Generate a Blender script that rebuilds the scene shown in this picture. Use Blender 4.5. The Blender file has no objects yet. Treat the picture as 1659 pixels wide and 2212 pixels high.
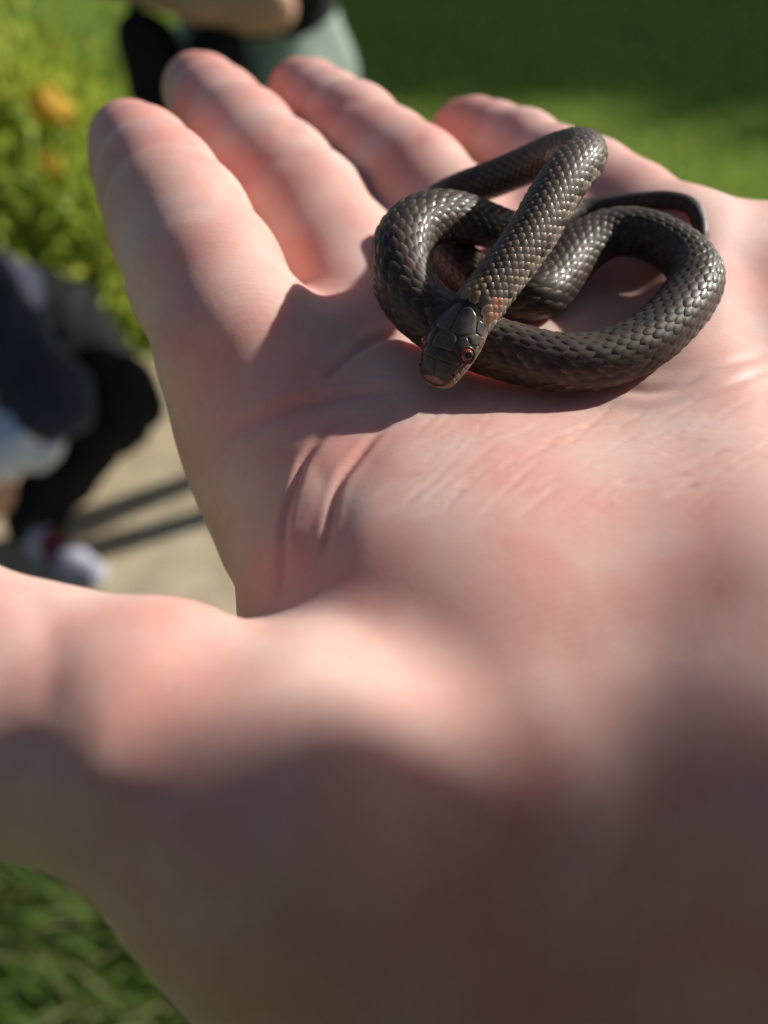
import bpy, bmesh, math, random
import numpy as np
from mathutils import Vector
from mathutils.bvhtree import BVHTree

rng = np.random.default_rng(7)
random.seed(7)
scene = bpy.context.scene
COL = scene.collection

# ------------------------------------------------------------------ camera, sky, sun, exposure
PITCH = math.radians(44.0)
CAM = np.array([0.0, 0.0, 1.35])
FPX = 1840.0                      # focal length in pixels of a 1659 x 2212 picture
cd = bpy.data.cameras.new('camera')
cd.sensor_fit = 'HORIZONTAL'
cd.sensor_width = 36.0
cd.lens = 36.0 * FPX / 1659.0
cd.clip_start = 0.004
cd.clip_end = 2000.0
cd.dof.use_dof = True
cd.dof.focus_distance = 0.1045
cd.dof.aperture_fstop = cd.lens / 2.5     # a 2.5 mm wide pupil
cam = bpy.data.objects.new('camera', cd)
COL.objects.link(cam)
cam.location = CAM
cam.rotation_euler = (math.pi / 2 - PITCH, 0, 0)
scene.camera = cam

SUN_AZ = math.radians(27.0)       # forward of due right
SUN_EL = math.radians(27.5)
L = np.array([math.cos(SUN_EL) * math.cos(SUN_AZ), math.cos(SUN_EL) * math.sin(SUN_AZ), math.sin(SUN_EL)])
world = bpy.data.worlds.new('World')
scene.world = world
world.use_nodes = True
wn = world.node_tree
wn.nodes.clear()
sky = wn.nodes.new('ShaderNodeTexSky')
sky.sky_type = 'NISHITA'
sky.sun_disc = False
sky.sun_elevation = SUN_EL
sky.sun_rotation = math.pi / 2 - SUN_AZ
bg = wn.nodes.new('ShaderNodeBackground')
bg.inputs['Strength'].default_value = 0.055
wo = wn.nodes.new('ShaderNodeOutputWorld')
wn.links.new(sky.outputs[0], bg.inputs['Color'])
wn.links.new(bg.outputs[0], wo.inputs['Surface'])
sd = bpy.data.lights.new('sun', 'SUN')
sd.energy = 4.8
sd.angle = math.radians(1.2)
sd.color = (1.0, 0.95, 0.87)
sun = bpy.data.objects.new('sun', sd)
COL.objects.link(sun)
sun.location = (6, 2, 8)
sun.rotation_euler = Vector(L).to_track_quat('Z', 'Y').to_euler()
scene.view_settings.view_transform = 'Standard'
scene.view_settings.look = 'None'
scene.view_settings.exposure = 0.38
scene.view_settings.gamma = 1.0
scene.render.engine = 'CYCLES'
scene.cycles.use_denoising = True
scene.cycles.max_bounces = 8

# ------------------------------------------------------------------ frames
cP, sP = math.cos(PITCH), math.sin(PITCH)
RIGHT = np.array([1.0, 0, 0]); FWD = np.array([0, cP, -sP]); UP = np.array([0, sP, cP])
def c2w(p):                       # millimetres (right, down, ahead of the lens) -> world metres
    p = np.asarray(p, float)
    return CAM + (p[..., :1] * RIGHT - p[..., 1:2] * UP + p[..., 2:3] * FWD) / 1000.0
def c2wv(v):
    v = np.asarray(v, float)
    return v[..., :1] * RIGHT - v[..., 1:2] * UP + v[..., 2:3] * FWD
def P(u, v, d):
    return np.array([(u - 829.5) / FPX * d, (v - 1106.0) / FPX * d, d])
PN = np.array([0, -0.7525, -0.6585])      # normal of the open palm
def PF(x, f, h):                  # palm frame: across, along towards the fingers, above
    return np.array([x, 77.9 - 0.6585 * f, 0.7525 * f]) + h * PN

# ------------------------------------------------------------------ generic helpers
def link(o, parent=None):
    COL.objects.link(o)
    if parent is not None:
        o.parent = parent
    return o
def mesh_obj(name, verts, faces, mat=None, parent=None, smooth=True):
    me = bpy.data.meshes.new(name)
    me.from_pydata([tuple(map(float, v)) for v in verts], [], [tuple(map(int, f)) for f in faces])
    if smooth:
        me.polygons.foreach_set('use_smooth', [True] * len(me.polygons))
    me.update()
    if mat:
        me.materials.append(mat)
    return link(bpy.data.objects.new(name, me), parent)
def fast_mesh(name, verts, faces, mat=None, parent=None, smooth=True):
    """verts (n,3), faces (m,k) arrays of one corner count"""
    verts = np.asarray(verts, np.float32); faces = np.asarray(faces, np.int32)
    me = bpy.data.meshes.new(name)
    k = faces.shape[1]
    me.vertices.add(len(verts)); me.vertices.foreach_set('co', verts.ravel())
    me.loops.add(faces.size); me.loops.foreach_set('vertex_index', faces.ravel())
    me.polygons.add(len(faces))
    me.polygons.foreach_set('loop_start', np.arange(0, faces.size, k, dtype=np.int32))
    me.polygons.foreach_set('loop_total', np.full(len(faces), k, np.int32))
    me.update(calc_edges=True)
    me.polygons.foreach_set('use_smooth', np.full(len(faces), smooth))
    me.validate()
    if mat:
        me.materials.append(mat)
    return link(bpy.data.objects.new(name, me), parent)
def tag(o, label=None, cat=None, group=None, kind=None):
    if label: o['label'] = label
    if cat: o['category'] = cat
    if group: o['group'] = group
    if kind: o['kind'] = kind
    return o
def color_attr(o, cols, name='tint'):
    a = o.data.color_attributes.new(name, 'FLOAT_COLOR', 'POINT')
    c = np.ones((len(cols), 4), np.float32); c[:, :3] = cols
    a.data.foreach_set('color', c.ravel())

def sd_cone(p, a, ra, b, rb):
    ab = b - a; t = np.clip((p - a) @ ab / max(ab @ ab, 1e-12), 0, 1)
    q = p - a - t[:, None] * ab
    return np.sqrt((q * q).sum(1)) - (ra + (rb - ra) * t)
def sd_ell(p, c, axes, rad):
    q = ((p - c) @ np.array(axes).T) / np.array(rad)
    k0 = np.sqrt((q * q).sum(1)); q2 = q / np.array(rad)
    k1 = np.sqrt((q2 * q2).sum(1)) + 1e-9
    return k0 * (k0 - 1.0) / k1
def smin(a, b, k):
    h = np.clip(0.5 + 0.5 * (b - a) / k, 0, 1)
    return b + (a - b) * h - k * h * (1 - h)

def surface_nets(fn, lo, hi, vox, coarse=5):
    """mesh the zero level of fn; evaluated finely only near the surface"""
    lo = np.asarray(lo, float); hi = np.asarray(hi, float)
    n = np.ceil((hi - lo) / vox / coarse).astype(int) * coarse
    nc = n // coarse + 1
    g = np.stack(np.meshgrid(*[lo[i] + np.arange(nc[i]) * vox * coarse for i in range(3)], indexing='ij'), -1)
    fc = fn(g.reshape(-1, 3)).reshape(nc)
    band = coarse * vox * 1.9
    near = np.abs(fc) < band
    near_c = np.zeros(nc - 1, bool)
    for i in (0, 1):
        for j in (0, 1):
            for k in (0, 1):
                near_c |= near[i:nc[0] - 1 + i, j:nc[1] - 1 + j, k:nc[2] - 1 + k]
    F = np.repeat(np.repeat(np.repeat(fc, coarse, 0), coarse, 1), coarse, 2)[:n[0] + 1, :n[1] + 1, :n[2] + 1].astype(np.float32)
    M = np.zeros(F.shape, bool)
    big = np.repeat(np.repeat(np.repeat(near_c, coarse, 0), coarse, 1), coarse, 2)
    for i in (0, 1):
        for j in (0, 1):
            for k in (0, 1):
                M[i:n[0] + i, j:n[1] + j, k:n[2] + k] |= big
    ii = np.argwhere(M)
    vals = np.empty(len(ii), np.float32)
    for s in range(0, len(ii), 400000):
        vals[s:s + 400000] = fn(lo + ii[s:s + 400000] * vox)
    F[M] = vals
    S = F < 0
    cnt = np.zeros(n, np.int8)
    for i in (0, 1):
        for j in (0, 1):
            for k in (0, 1):
                cnt += S[i:n[0] + i, j:n[1] + j, k:n[2] + k]
    act = (cnt > 0) & (cnt < 8)
    cells = np.argwhere(act)
    idx = np.full(n, -1, np.int64); idx[act] = np.arange(len(cells))
    acc = np.zeros((len(cells), 3)); w = np.zeros(len(cells))
    for ax in range(3):
        o1, o2 = [a for a in range(3) if a != ax]
        for i in (0, 1):
            for j in (0, 1):
                off = np.zeros(3, int); off[o1] = i; off[o2] = j
                e = np.zeros(3, int); e[ax] = 1
                A = cells + off; B = A + e
                fa = F[A[:, 0], A[:, 1], A[:, 2]]; fb = F[B[:, 0], B[:, 1], B[:, 2]]
                m = (fa < 0) != (fb < 0)
                t = fa[m] / (fa[m] - fb[m])
                acc[m] += off + t[:, None] * e; w[m] += 1
    V = lo + (cells + acc / w[:, None]) * vox
    Q = []
    for ax in range(3):
        o1, o2 = [(1, 2), (2, 0), (0, 1)][ax]
        sl = [slice(1, n[i]) for i in range(3)]; sl[ax] = slice(0, n[ax])
        sl2 = list(sl); sl2[ax] = slice(1, n[ax] + 1)
        a = S[tuple(sl)]; b = S[tuple(sl2)]
        for flip in (False, True):
            pts = np.argwhere((a & ~b) if not flip else (~a & b))
            base = pts.copy()
            for i in range(3):
                if i != ax: base[:, i] += 1
            q = []
            for (i, j) in ((-1, -1), (0, -1), (0, 0), (-1, 0)):
                c = base.copy(); c[:, o1] += i; c[:, o2] += j
                q.append(idx[c[:, 0], c[:, 1], c[:, 2]])
            q = np.stack(q, 1)
            Q.append(q[:, ::-1] if flip else q)
    Q = np.concatenate(Q); Q = Q[(Q >= 0).all(1)]
    e = vox * 0.35
    for it in range(2):
        f = fn(V); gr = grad(fn, V, e)
        V = V - np.clip(f, -vox, vox)[:, None] * gr
    return V, Q, grad(fn, V, e)
def grad(fn, V, e):
    G = np.zeros_like(V)
    for i in range(3):
        d = np.zeros(3); d[i] = e
        G[:, i] = fn(V + d) - fn(V - d)
    return G / (np.linalg.norm(G, axis=1)[:, None] + 1e-12)

# ------------------------------------------------------------------ materials
def mat(name, col=(0.5, 0.5, 0.5), rough=0.6, spec=0.5, noise=None, bump=None, attr=None, sss=None, sheen=0):
    """principled material; noise=(scale, colour2), bump=(scale, strength, dist), attr multiplies the colour"""
    m = bpy.data.materials.new(name); m.use_nodes = True
    nt = m.node_tree; b = nt.nodes['Principled BSDF']
    b.inputs['Roughness'].default_value = rough
    b.inputs['Specular IOR Level'].default_value = spec
    if sheen: b.inputs['Sheen Weight'].default_value = sheen
    tc = nt.nodes.new('ShaderNodeTexCoord')
    src = None
    if noise:
        n = nt.nodes.new('ShaderNodeTexNoise'); n.inputs['Scale'].default_value = noise[0]; n.inputs['Detail'].default_value = 5
        nt.links.new(tc.outputs['Object'], n.inputs['Vector'])
        r = nt.nodes.new('ShaderNodeValToRGB')
        r.color_ramp.elements[0].position = 0.35; r.color_ramp.elements[1].position = 0.65
        r.color_ramp.elements[0].color = (*col, 1); r.color_ramp.elements[1].color = (*noise[1], 1)
        nt.links.new(n.outputs['Fac'], r.inputs['Fac']); src = r.outputs['Color']
    if attr:
        a = nt.nodes.new('ShaderNodeVertexColor'); a.layer_name = attr
        if src is None:
            src = a.outputs['Color']
        else:
            mx = nt.nodes.new('ShaderNodeMix'); mx.data_type = 'RGBA'; mx.blend_type = 'MULTIPLY'
            mx.inputs['Factor'].default_value = 1
            nt.links.new(src, mx.inputs[6]); nt.links.new(a.outputs['Color'], mx.inputs[7]); src = mx.outputs[2]
    if src is None:
        b.inputs['Base Color'].default_value = (*col, 1)
    else:
        nt.links.new(src, b.inputs['Base Color'])
    if bump:
        n = nt.nodes.new('ShaderNodeTexNoise'); n.inputs['Scale'].default_value = bump[0]; n.inputs['Detail'].default_value = 6
        nt.links.new(tc.outputs['Object'], n.inputs['Vector'])
        bp = nt.nodes.new('ShaderNodeBump'); bp.inputs['Strength'].default_value = bump[1]; bp.inputs['Distance'].default_value = bump[2]
        nt.links.new(n.outputs['Fac'], bp.inputs['Height']); nt.links.new(bp.outputs['Normal'], b.inputs['Normal'])
    if sss:
        b.inputs['Subsurface Weight'].default_value = sss[0]
        b.inputs['Subsurface Radius'].default_value = (1.0, 0.34, 0.2)
        b.inputs['Subsurface Scale'].default_value = sss[1]
    return m

M = {}
M['skin_far'] = mat('plain_skin', (0.55, 0.33, 0.24), 0.5, 0.4, noise=(9, (0.5, 0.27, 0.19)))
M['navy'] = mat('navy_cloth', (0.013, 0.017, 0.036), 0.85, 0.2, noise=(14, (0.022, 0.028, 0.056)), bump=(60, 0.4, 0.004), sheen=0.3)
M['black'] = mat('black_cloth', (0.008, 0.008, 0.009), 0.9, 0.2, noise=(20, (0.016, 0.015, 0.016)), bump=(70, 0.4, 0.004))
M['lilac'] = mat('pale_cuff_cloth', (0.62, 0.63, 0.74), 0.8, 0.3, noise=(30, (0.76, 0.76, 0.84)), bump=(90, 0.5, 0.004))
M['sage'] = mat('sage_cloth', (0.30, 0.37, 0.32), 0.85, 0.2, noise=(12, (0.25, 0.32, 0.275)), bump=(60, 0.4, 0.004))
M['grey_shirt'] = mat('charcoal_cloth', (0.03, 0.03, 0.035), 0.9, 0.2, noise=(14, (0.05, 0.05, 0.055)), bump=(60, 0.4, 0.004))
M['hair'] = mat('brown_hair', (0.035, 0.02, 0.012), 0.5, 0.5, noise=(40, (0.06, 0.035, 0.02)), bump=(120, 0.7, 0.006))
M['shoe_white'] = mat('white_shoe_leather', (0.46, 0.47, 0.54), 0.5, 0.4, noise=(50, (0.36, 0.37, 0.44)))
M['shoe_mauve'] = mat('mauve_shoe_cloth', (0.24, 0.23, 0.31), 0.7, 0.3, noise=(45, (0.42, 0.42, 0.5)))
M['shoe_red'] = mat('crimson_shoe_cloth', (0.13, 0.010, 0.028), 0.7, 0.3, noise=(50, (0.09, 0.008, 0.02)))
M['shoe_dark'] = mat('dark_shoe_leather', (0.02, 0.018, 0.017), 0.6, 0.4, noise=(50, (0.03, 0.028, 0.026)))
M['eye_white'] = mat('eye_white', (0.7, 0.68, 0.64), 0.25, 0.6)
M['eye_dark'] = mat('eye_dark', (0.012, 0.009, 0.007), 0.1, 0.6)
M['glass_black'] = mat('phone_glass', (0.01, 0.01, 0.012), 0.12, 0.6)
M['metal'] = mat('phone_metal', (0.25, 0.25, 0.27), 0.35, 0.6)
M['bark'] = mat('bark', (0.09, 0.065, 0.045), 0.95, 0.2, noise=(6, (0.14, 0.105, 0.075)), bump=(18, 1.0, 0.03))
M['leaf_tree'] = mat('tree_leaf', rough=0.55, spec=0.4, attr='tint')
M['leaf_shrub'] = mat('shrub_leaf', rough=0.5, spec=0.4, attr='tint')
M['petal'] = mat('yellow_petal', (0.72, 0.38, 0.03), 0.6, 0.3, noise=(60, (0.75, 0.5, 0.06)))
M['grass'] = mat('grass_blade', rough=0.55, spec=0.3, attr='tint')
for nm in ('leaf_tree', 'leaf_shrub', 'grass', 'petal'):
    nt = M[nm].node_tree; b = nt.nodes['Principled BSDF']; out = nt.nodes['Material Output']
    tr = nt.nodes.new('ShaderNodeBsdfTranslucent'); mx = nt.nodes.new('ShaderNodeMixShader'); mx.inputs[0].default_value = 0.42
    nt.links.new(b.inputs['Base Color'].links[0].from_socket, tr.inputs['Color'])
    nt.links.new(b.outputs[0], mx.inputs[1]); nt.links.new(tr.outputs[0], mx.inputs[2]); nt.links.new(mx.outputs[0], out.inputs['Surface'])

# ground sheets
M['lawn'] = mat('lawn_soil_and_turf', (0.12, 0.19, 0.025), 0.95, 0.1, noise=(7, (0.17, 0.24, 0.04)), bump=(60, 0.8, 0.03))
m = M['path'] = mat('sandy_path', (0.62, 0.51, 0.35), 0.95, 0.15, noise=(11, (0.47, 0.385, 0.255)), bump=(130, 0.8, 0.01))

# skin of the hand
def skin_material():
    m = bpy.data.materials.new('palm_skin'); m.use_nodes = True
    nt = m.node_tree; b = nt.nodes['Principled BSDF']; N = nt.nodes.new; lk = nt.links.new
    tc = N('ShaderNodeTexCoord'); at = N('ShaderNodeVertexColor'); at.layer_name = 'tint'
    n1 = N('ShaderNodeTexNoise'); n1.inputs['Scale'].default_value = 75; n1.inputs['Detail'].default_value = 4
    lk(tc.outputs['Object'], n1.inputs['Vector'])
    r = N('ShaderNodeValToRGB')
    r.color_ramp.elements[0].position = 0.33; r.color_ramp.elements[1].position = 0.68
    r.color_ramp.elements[0].color = (0.98, 0.79, 0.75, 1); r.color_ramp.elements[1].color = (1.02, 1.13, 1.10, 1)
    lk(n1.outputs['Fac'], r.inputs['Fac'])
    n2 = N('ShaderNodeTexNoise'); n2.inputs['Scale'].default_value = 900; n2.inputs['Detail'].default_value = 3
    lk(tc.outputs['Object'], n2.inputs['Vector'])
    r2 = N('ShaderNodeValToRGB')
    r2.color_ramp.elements[0].color = (0.94, 0.89, 0.88, 1); r2.color_ramp.elements[1].color = (1.04, 1.05, 1.05, 1)
    lk(n2.outputs['Fac'], r2.inputs['Fac'])
    mx = N('ShaderNodeMix'); mx.data_type = 'RGBA'; mx.blend_type = 'MULTIPLY'; mx.inputs['Factor'].default_value = 1
    lk(at.outputs['Color'], mx.inputs[6]); lk(r.outputs['Color'], mx.inputs[7])
    mx2 = N('ShaderNodeMix'); mx2.data_type = 'RGBA'; mx2.blend_type = 'MULTIPLY'; mx2.inputs['Factor'].default_value = 1
    lk(mx.outputs[2], mx2.inputs[6]); lk(r2.outputs['Color'], mx2.inputs[7])
    lk(mx2.outputs[2], b.inputs['Base Color'])
    b.inputs['Roughness'].default_value = 0.56
    b.inputs['Specular IOR Level'].default_value = 0.26
    b.inputs['Subsurface Weight'].default_value = 0.55
    b.inputs['Subsurface Radius'].default_value = (1.0, 0.30, 0.17)
    b.inputs['Subsurface Scale'].default_value = 0.0038
    # friction ridges and pores
    wv = N('ShaderNodeTexWave'); wv.inputs['Scale'].default_value = 560; wv.inputs['Distortion'].default_value = 7
    wv.inputs['Detail'].default_value = 2; wv.inputs['Detail Scale'].default_value = 0.1
    mp = N('ShaderNodeMapping'); mp.inputs['Rotation'].default_value = (0.3, 0.2, 1.25)
    lk(tc.outputs['Object'], mp.inputs['Vector']); lk(mp.outputs['Vector'], wv.inputs['Vector'])
    nz = N('ShaderNodeTexNoise'); nz.inputs['Scale'].default_value = 1600; nz.inputs['Detail'].default_value = 3
    lk(tc.outputs['Object'], nz.inputs['Vector'])
    ad = N('ShaderNodeMath'); ad.operation = 'ADD'
    wm = N('ShaderNodeMath'); wm.operation = 'MULTIPLY'; wm.inputs[1].default_value = 0.38
    lk(wv.outputs['Fac'], wm.inputs[0]); lk(wm.outputs[0], ad.inputs[0]); lk(nz.outputs['Fac'], ad.inputs[1])
    bp = N('ShaderNodeBump'); bp.inputs['Strength'].default_value = 0.26; bp.inputs['Distance'].default_value = 0.0001
    lk(ad.outputs[0], bp.inputs['Height']); lk(bp.outputs['Normal'], b.inputs['Normal'])
    return m
M['skin'] = skin_material()

def scale_material(name, rough, film, bumpy=True):
    m = bpy.data.materials.new(name); m.use_nodes = True
    nt = m.node_tree; b = nt.nodes['Principled BSDF']; N = nt.nodes.new; lk = nt.links.new
    tc = N('ShaderNodeTexCoord'); at = N('ShaderNodeVertexColor'); at.layer_name = 'tint'
    n = N('ShaderNodeTexNoise'); n.inputs['Scale'].default_value = 1400; n.inputs['Detail'].default_value = 4
    lk(tc.outputs['Object'], n.inputs['Vector'])
    r = N('ShaderNodeValToRGB'); r.color_ramp.elements[0].position = 0.3; r.color_ramp.elements[1].position = 0.7
    r.color_ramp.elements[0].color = (0.72, 0.72, 0.72, 1); r.color_ramp.elements[1].color = (1.2, 1.18, 1.15, 1)
    lk(n.outputs['Fac'], r.inputs['Fac'])
    mx = N('ShaderNodeMix'); mx.data_type = 'RGBA'; mx.blend_type = 'MULTIPLY'; mx.inputs['Factor'].default_value = 1
    lk(at.outputs['Color'], mx.inputs[6]); lk(r.outputs['Color'], mx.inputs[7]); lk(mx.outputs[2], b.inputs['Base Color'])
    b.inputs['Roughness'].default_value = rough
    b.inputs['Specular IOR Level'].default_value = 0.30
    b.inputs['Coat Weight'].default_value = 0.15; b.inputs['Coat Roughness'].default_value = 0.14
    try:
        b.inputs['Thin Film Thickness'].default_value = film
        b.inputs['Thin Film IOR'].default_value = 1.38
    except Exception:
        pass
    n3 = N('ShaderNodeTexNoise'); n3.inputs['Scale'].default_value = 5200; n3.inputs['Detail'].default_value = 3
    lk(tc.outputs['Object'], n3.inputs['Vector'])
    bp = N('ShaderNodeBump'); bp.inputs['Strength'].default_value = 0.22; bp.inputs['Distance'].default_value = 0.00004
    lk(n3.outputs['Fac'], bp.inputs['Height'])
    if bumpy: lk(bp.outputs['Normal'], b.inputs['Normal'])
    return m
M['scale'] = scale_material('snake_scale', 0.52, 0)
M['plate'] = scale_material('snake_head_plate', 0.30, 0)
M['snake_skin'] = scale_material('snake_skin', 0.55, 0)
M['iris'] = mat('snake_iris', (0.20, 0.035, 0.014), 0.06, 0.7)
M['pupil'] = mat('snake_pupil', (0.004, 0.004, 0.004), 0.04, 0.8)
M['nostril'] = mat('snake_nostril', (0.006, 0.004, 0.004), 0.8, 0.1)

# ------------------------------------------------------------------ the ground
def sheet(name, x0, x1, y0, y1, nx, ny, z, mt, zf=None, edge=0):
    xs = np.linspace(x0, x1, nx); ys = np.linspace(y0, y1, ny)
    X, Y = np.meshgrid(xs, ys, indexing='ij')
    if edge:
        bx = (np.abs(np.arange(ny)[None, :] - (ny - 1) / 2) >= (ny - 1) / 2 - 0.5) * np.ones((nx, 1))
        Y = Y + bx * edge * (np.sin(X * 5.3 + Y * 3) + 0.6 * np.sin(X * 13.1 + Y) + 0.4 * rng.normal(size=X.shape))
    Z = np.full(X.shape, z) if zf is None else z + zf(X, Y)
    V = np.stack([X, Y, Z], -1).reshape(-1, 3)
    i, j = np.meshgrid(np.arange(nx - 1), np.arange(ny - 1), indexing='ij')
    a = (i * ny + j).ravel()
    F = np.stack([a, a + ny, a + ny + 1, a + 1], 1)
    return fast_mesh(name, V, F, mt)
tag(sheet('lawn', -400, 400, -400, 400, 9, 9, 0.0, M['lawn']), 'green lawn of cut grass reaching past the path', 'lawn', kind='structure')
PATH = (0.80, 2.02)
tag(sheet('path', -4.0, 1.3, PATH[0], PATH[1], 160, 12, 0.006, M['path'], edge=0.025), 'bare sandy earth path crossing the lawn', 'path', kind='structure')

# ------------------------------------------------------------------ the photographer: open hand, arm, body
FINGERS = {
 'index':  [(516, 745, 122, 11.4), (448, 608, 127, 11.3), (391, 490, 132, 10.8), (348, 413, 140, 9.8), (311, 350, 148, 8.9), (274, 308, 162, 7.2)],
 'middle': [(728, 588, 134, 11.2), (657, 478, 139, 10.9), (596, 398, 144, 10.5), (530, 318, 153, 9.5), (474, 252, 161, 8.9), (430, 198, 173, 7.5)],
 'ring':   [(965, 500, 142, 10.8), (890, 415, 146, 10.1), (832, 360, 150, 9.6), (765, 300, 158, 9.0), (710, 256, 166, 8.5), (652, 206, 179, 7.4)],
 'pinky':  [(1345, 480, 143, 9.6), (1265, 425, 146, 8.8), (1195, 385, 149, 8.2), (1125, 342, 156, 7.6), (1065, 312, 162, 7.3), (1000, 288, 172, 6.6)],
}
def finger_sdf(pts, k=2.5):
    C = [(P(u, v, d), r) for u, v, d, r in pts]
    def f(p):
        s = None
        for (a, ra), (b, rb) in zip(C[:-1], C[1:]):
            q = sd_cone(p, a, ra, b, rb)
            s = q if s is None else smin(s, q, k)
        # pads of the three phalanges, a little proud on the palm side
        for i, (w, dr) in enumerate(((1, 0.2), (3, 0.2), (4.6, 0.2))):
            j = int(w); t = w - j
            a = C[j][0] * (1 - t) + C[min(j + 1, len(C) - 1)][0] * t
            ra = C[j][1] * (1 - t) + C[min(j + 1, len(C) - 1)][1] * t
            s = smin(s, np.linalg.norm(p - (a + PN * 1.6), axis=1) - (ra - 1.6 + dr), 3.0)
        return s
    return f
for nm, kd in (('index', 0.985), ('middle', 1.075), ('ring', 1.06), ('pinky', 1.04)):
    FINGERS[nm] = [(u, v, d * kd, r * kd * (0.985 if i else 1.0)) for i, (u, v, d, r) in enumerate(FINGERS[nm])]
FSD = [finger_sdf(v) for v in FINGERS.values()]
B = {k: P(*v[0][:3]) for k, v in FINGERS.items()}
PALM = [
 (B['index'], 10.4, P(610, 880, 124), 15.2), (P(610, 880, 124), 15.2, P(735, 1040, 124), 18.8), (P(735, 1040, 124), 18.8, P(850, 1340, 101), 16.5), (P(850, 1340, 101), 16.5, PF(10, 97, -22), 14),
 (B['middle'], 11.3, PF(3, 150, -13), 12.0), (PF(3, 150, -13), 12.0, PF(12, 101, -20), 15),
 (B['ring'], 10.8, PF(22, 155, -13), 12.0), (PF(22, 155, -13), 12.0, PF(22, 101, -20), 15),
 (B['pinky'], 9.6, P(1450, 592, 141), 11.5), (P(1450, 592, 141), 11.5, PF(42, 145, -12.5), 13.0), (PF(42, 145, -12.5), 13.0, PF(41, 110, -13), 15),
 (PF(41, 110, -13), 15, PF(36, 95, -20.5), 15), (P(1450, 592, 141), 11.5, P(1650, 625, 144), 12.5), (P(1650, 625, 144), 12.5, PF(58, 132, -14), 14), (PF(58, 132, -14), 14, PF(50, 98, -20), 14),
 (PF(31, 160, -14), 11.5, PF(32, 100, -15), 13), (PF(13, 155, -14), 11.5, PF(16, 110, -16), 13), (P(1180, 520, 150), 10.5, PF(31, 160, -14), 11.5),
 (PF(4, 97, -22), 15, PF(50, 95, -21), 15),
 # heel, wrist, forearm
 (PF(10, 97, -22), 15, PF(20, 76, -46), 17), (PF(36, 95, -20.5), 15, PF(38, 74, -45), 17),
 (PF(20, 76, -46), 17, PF(26, 28, -86), 20), (PF(38, 74, -45), 17, PF(44, 28, -84), 20),
 (PF(26, 28, -86), 20, PF(48, -110, -120), 31), (PF(44, 28, -84), 20, PF(64, -110, -118), 31),
]
THUMB = [
 (P(-500, 1380, 88), 8.5, P(-190, 1440, 82), 11.2), (P(-190, 1440, 84), 11.4, P(60, 1545, 82), 12.2),
 (P(60, 1545, 82), 12.2, P(330, 1600, 80), 12.8), (P(330, 1600, 80), 12.8, P(625, 1765, 79), 16.4), (P(625, 1765, 79), 16.4, PF(3, 81, -36), 15.5),
]
EX, EF = np.array([1.0, 0, 0]), np.array([0, -0.6585, 0.7525])
TH_F = (EF * math.cos(0.35) + EX * math.sin(0.35)); TH_X = np.cross(PN, TH_F)
def hand_sdf(p):
    s = None
    for a, ra, b, rb in PALM:
        q = sd_cone(p, a, ra, b, rb)
        s = q if s is None else smin(s, q, 6.0)
    s = smin(s, sd_ell(p, PF(13, 119, -15.5), (TH_X, TH_F, PN), (19, 25, 17.5)), 8.0)      # thenar mound
    s = smin(s, sd_ell(p, PF(36, 119, -15.5), (EX, EF, PN), (26, 27, 16)), 8.0)            # hypothenar mound
    t = None
    for a, ra, b, rb in THUMB:
        q = sd_cone(p, a, ra, b, rb)
        t = q if t is None else smin(t, q, 3.0)
    s = smin(s, t, 7.0)
    s = smin(s, sd_ell(p, PF(-7, 94, -9.5), (EX, EF, PN), (8.5, 12, 10)), 4.0)               # bump at the base of the thumb
    f = FSD[0](p)
    for g in FSD[1:]:
        f = smin(f, g(p), 0.5)
    return smin(s, f, 3.0)

# creases traced where they lie on the palm: (pixels of the 1659 wide picture, depth mm, half width mm, ridge)
CREASES = [
 ([(880, 880), (800, 962), (735, 1050), (712, 1120), (690, 1185), (600, 1258), (500, 1335)], 0.45, 2.4, 0),
 ([(867, 878), (780, 969), (729, 1037), (709, 1104), (697, 1168), (677, 1199)], 0.34, 0.42, 0.06),
 ([(717, 918), (661, 985), (637, 1045), (617, 1104), (609, 1164), (602, 1251), (600, 1300)], 0.40, 0.42, 0.08),
 ([(668, 960), (700, 1060), (668, 1130), (655, 1220)], 0.12, 1.2, 0),
 ([(890, 842), (756, 854), (637, 878), (538, 918), (470, 960)], 0.4, 0.9, 0.1),
 ([(870, 719), (800, 740), (742, 780), (690, 830)], 0.35, 0.5, 0.1),
 ([(780, 640), (640, 668), (530, 735), (430, 800)], 0.3, 1.8, 0.0),
 ([(1100, 790), (1400, 845), (1540, 795), (1659, 770)], 0.3, 0.6, 0.1),
 ([(1330, 900), (1500, 860), (1659, 800)], 0.2, 0.5, 0.05),
 ([(310, 500), (400, 452), (520, 452)], 0.24, 1.2, 0.0), ([(210, 345), (285, 298), (365, 300)], 0.06, 1.6, 0.0),
 ([(470, 430), (550, 366), (700, 312)], 0.24, 1.2, 0.0), ([(350, 270), (430, 218), (560, 190)], 0.06, 1.6, 0.0),
 ([(600, 290), (690, 236), (790, 212)], 0.3, 1.1, 0.0), ([(770, 400), (840, 345), (930, 290)], 0.3, 1.2, 0.0),
 ([(1000, 372), (1060, 315), (1110, 240)], 0.2, 1.0, 0.0), ([(60, 1262), (110, 1400), (90, 1560)], 0.22, 1.6, 0.0),
 ([(480, 1345), (380, 1430), (335, 1540), (325, 1680)], 0.2, 3.6, 0.0),
]
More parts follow.
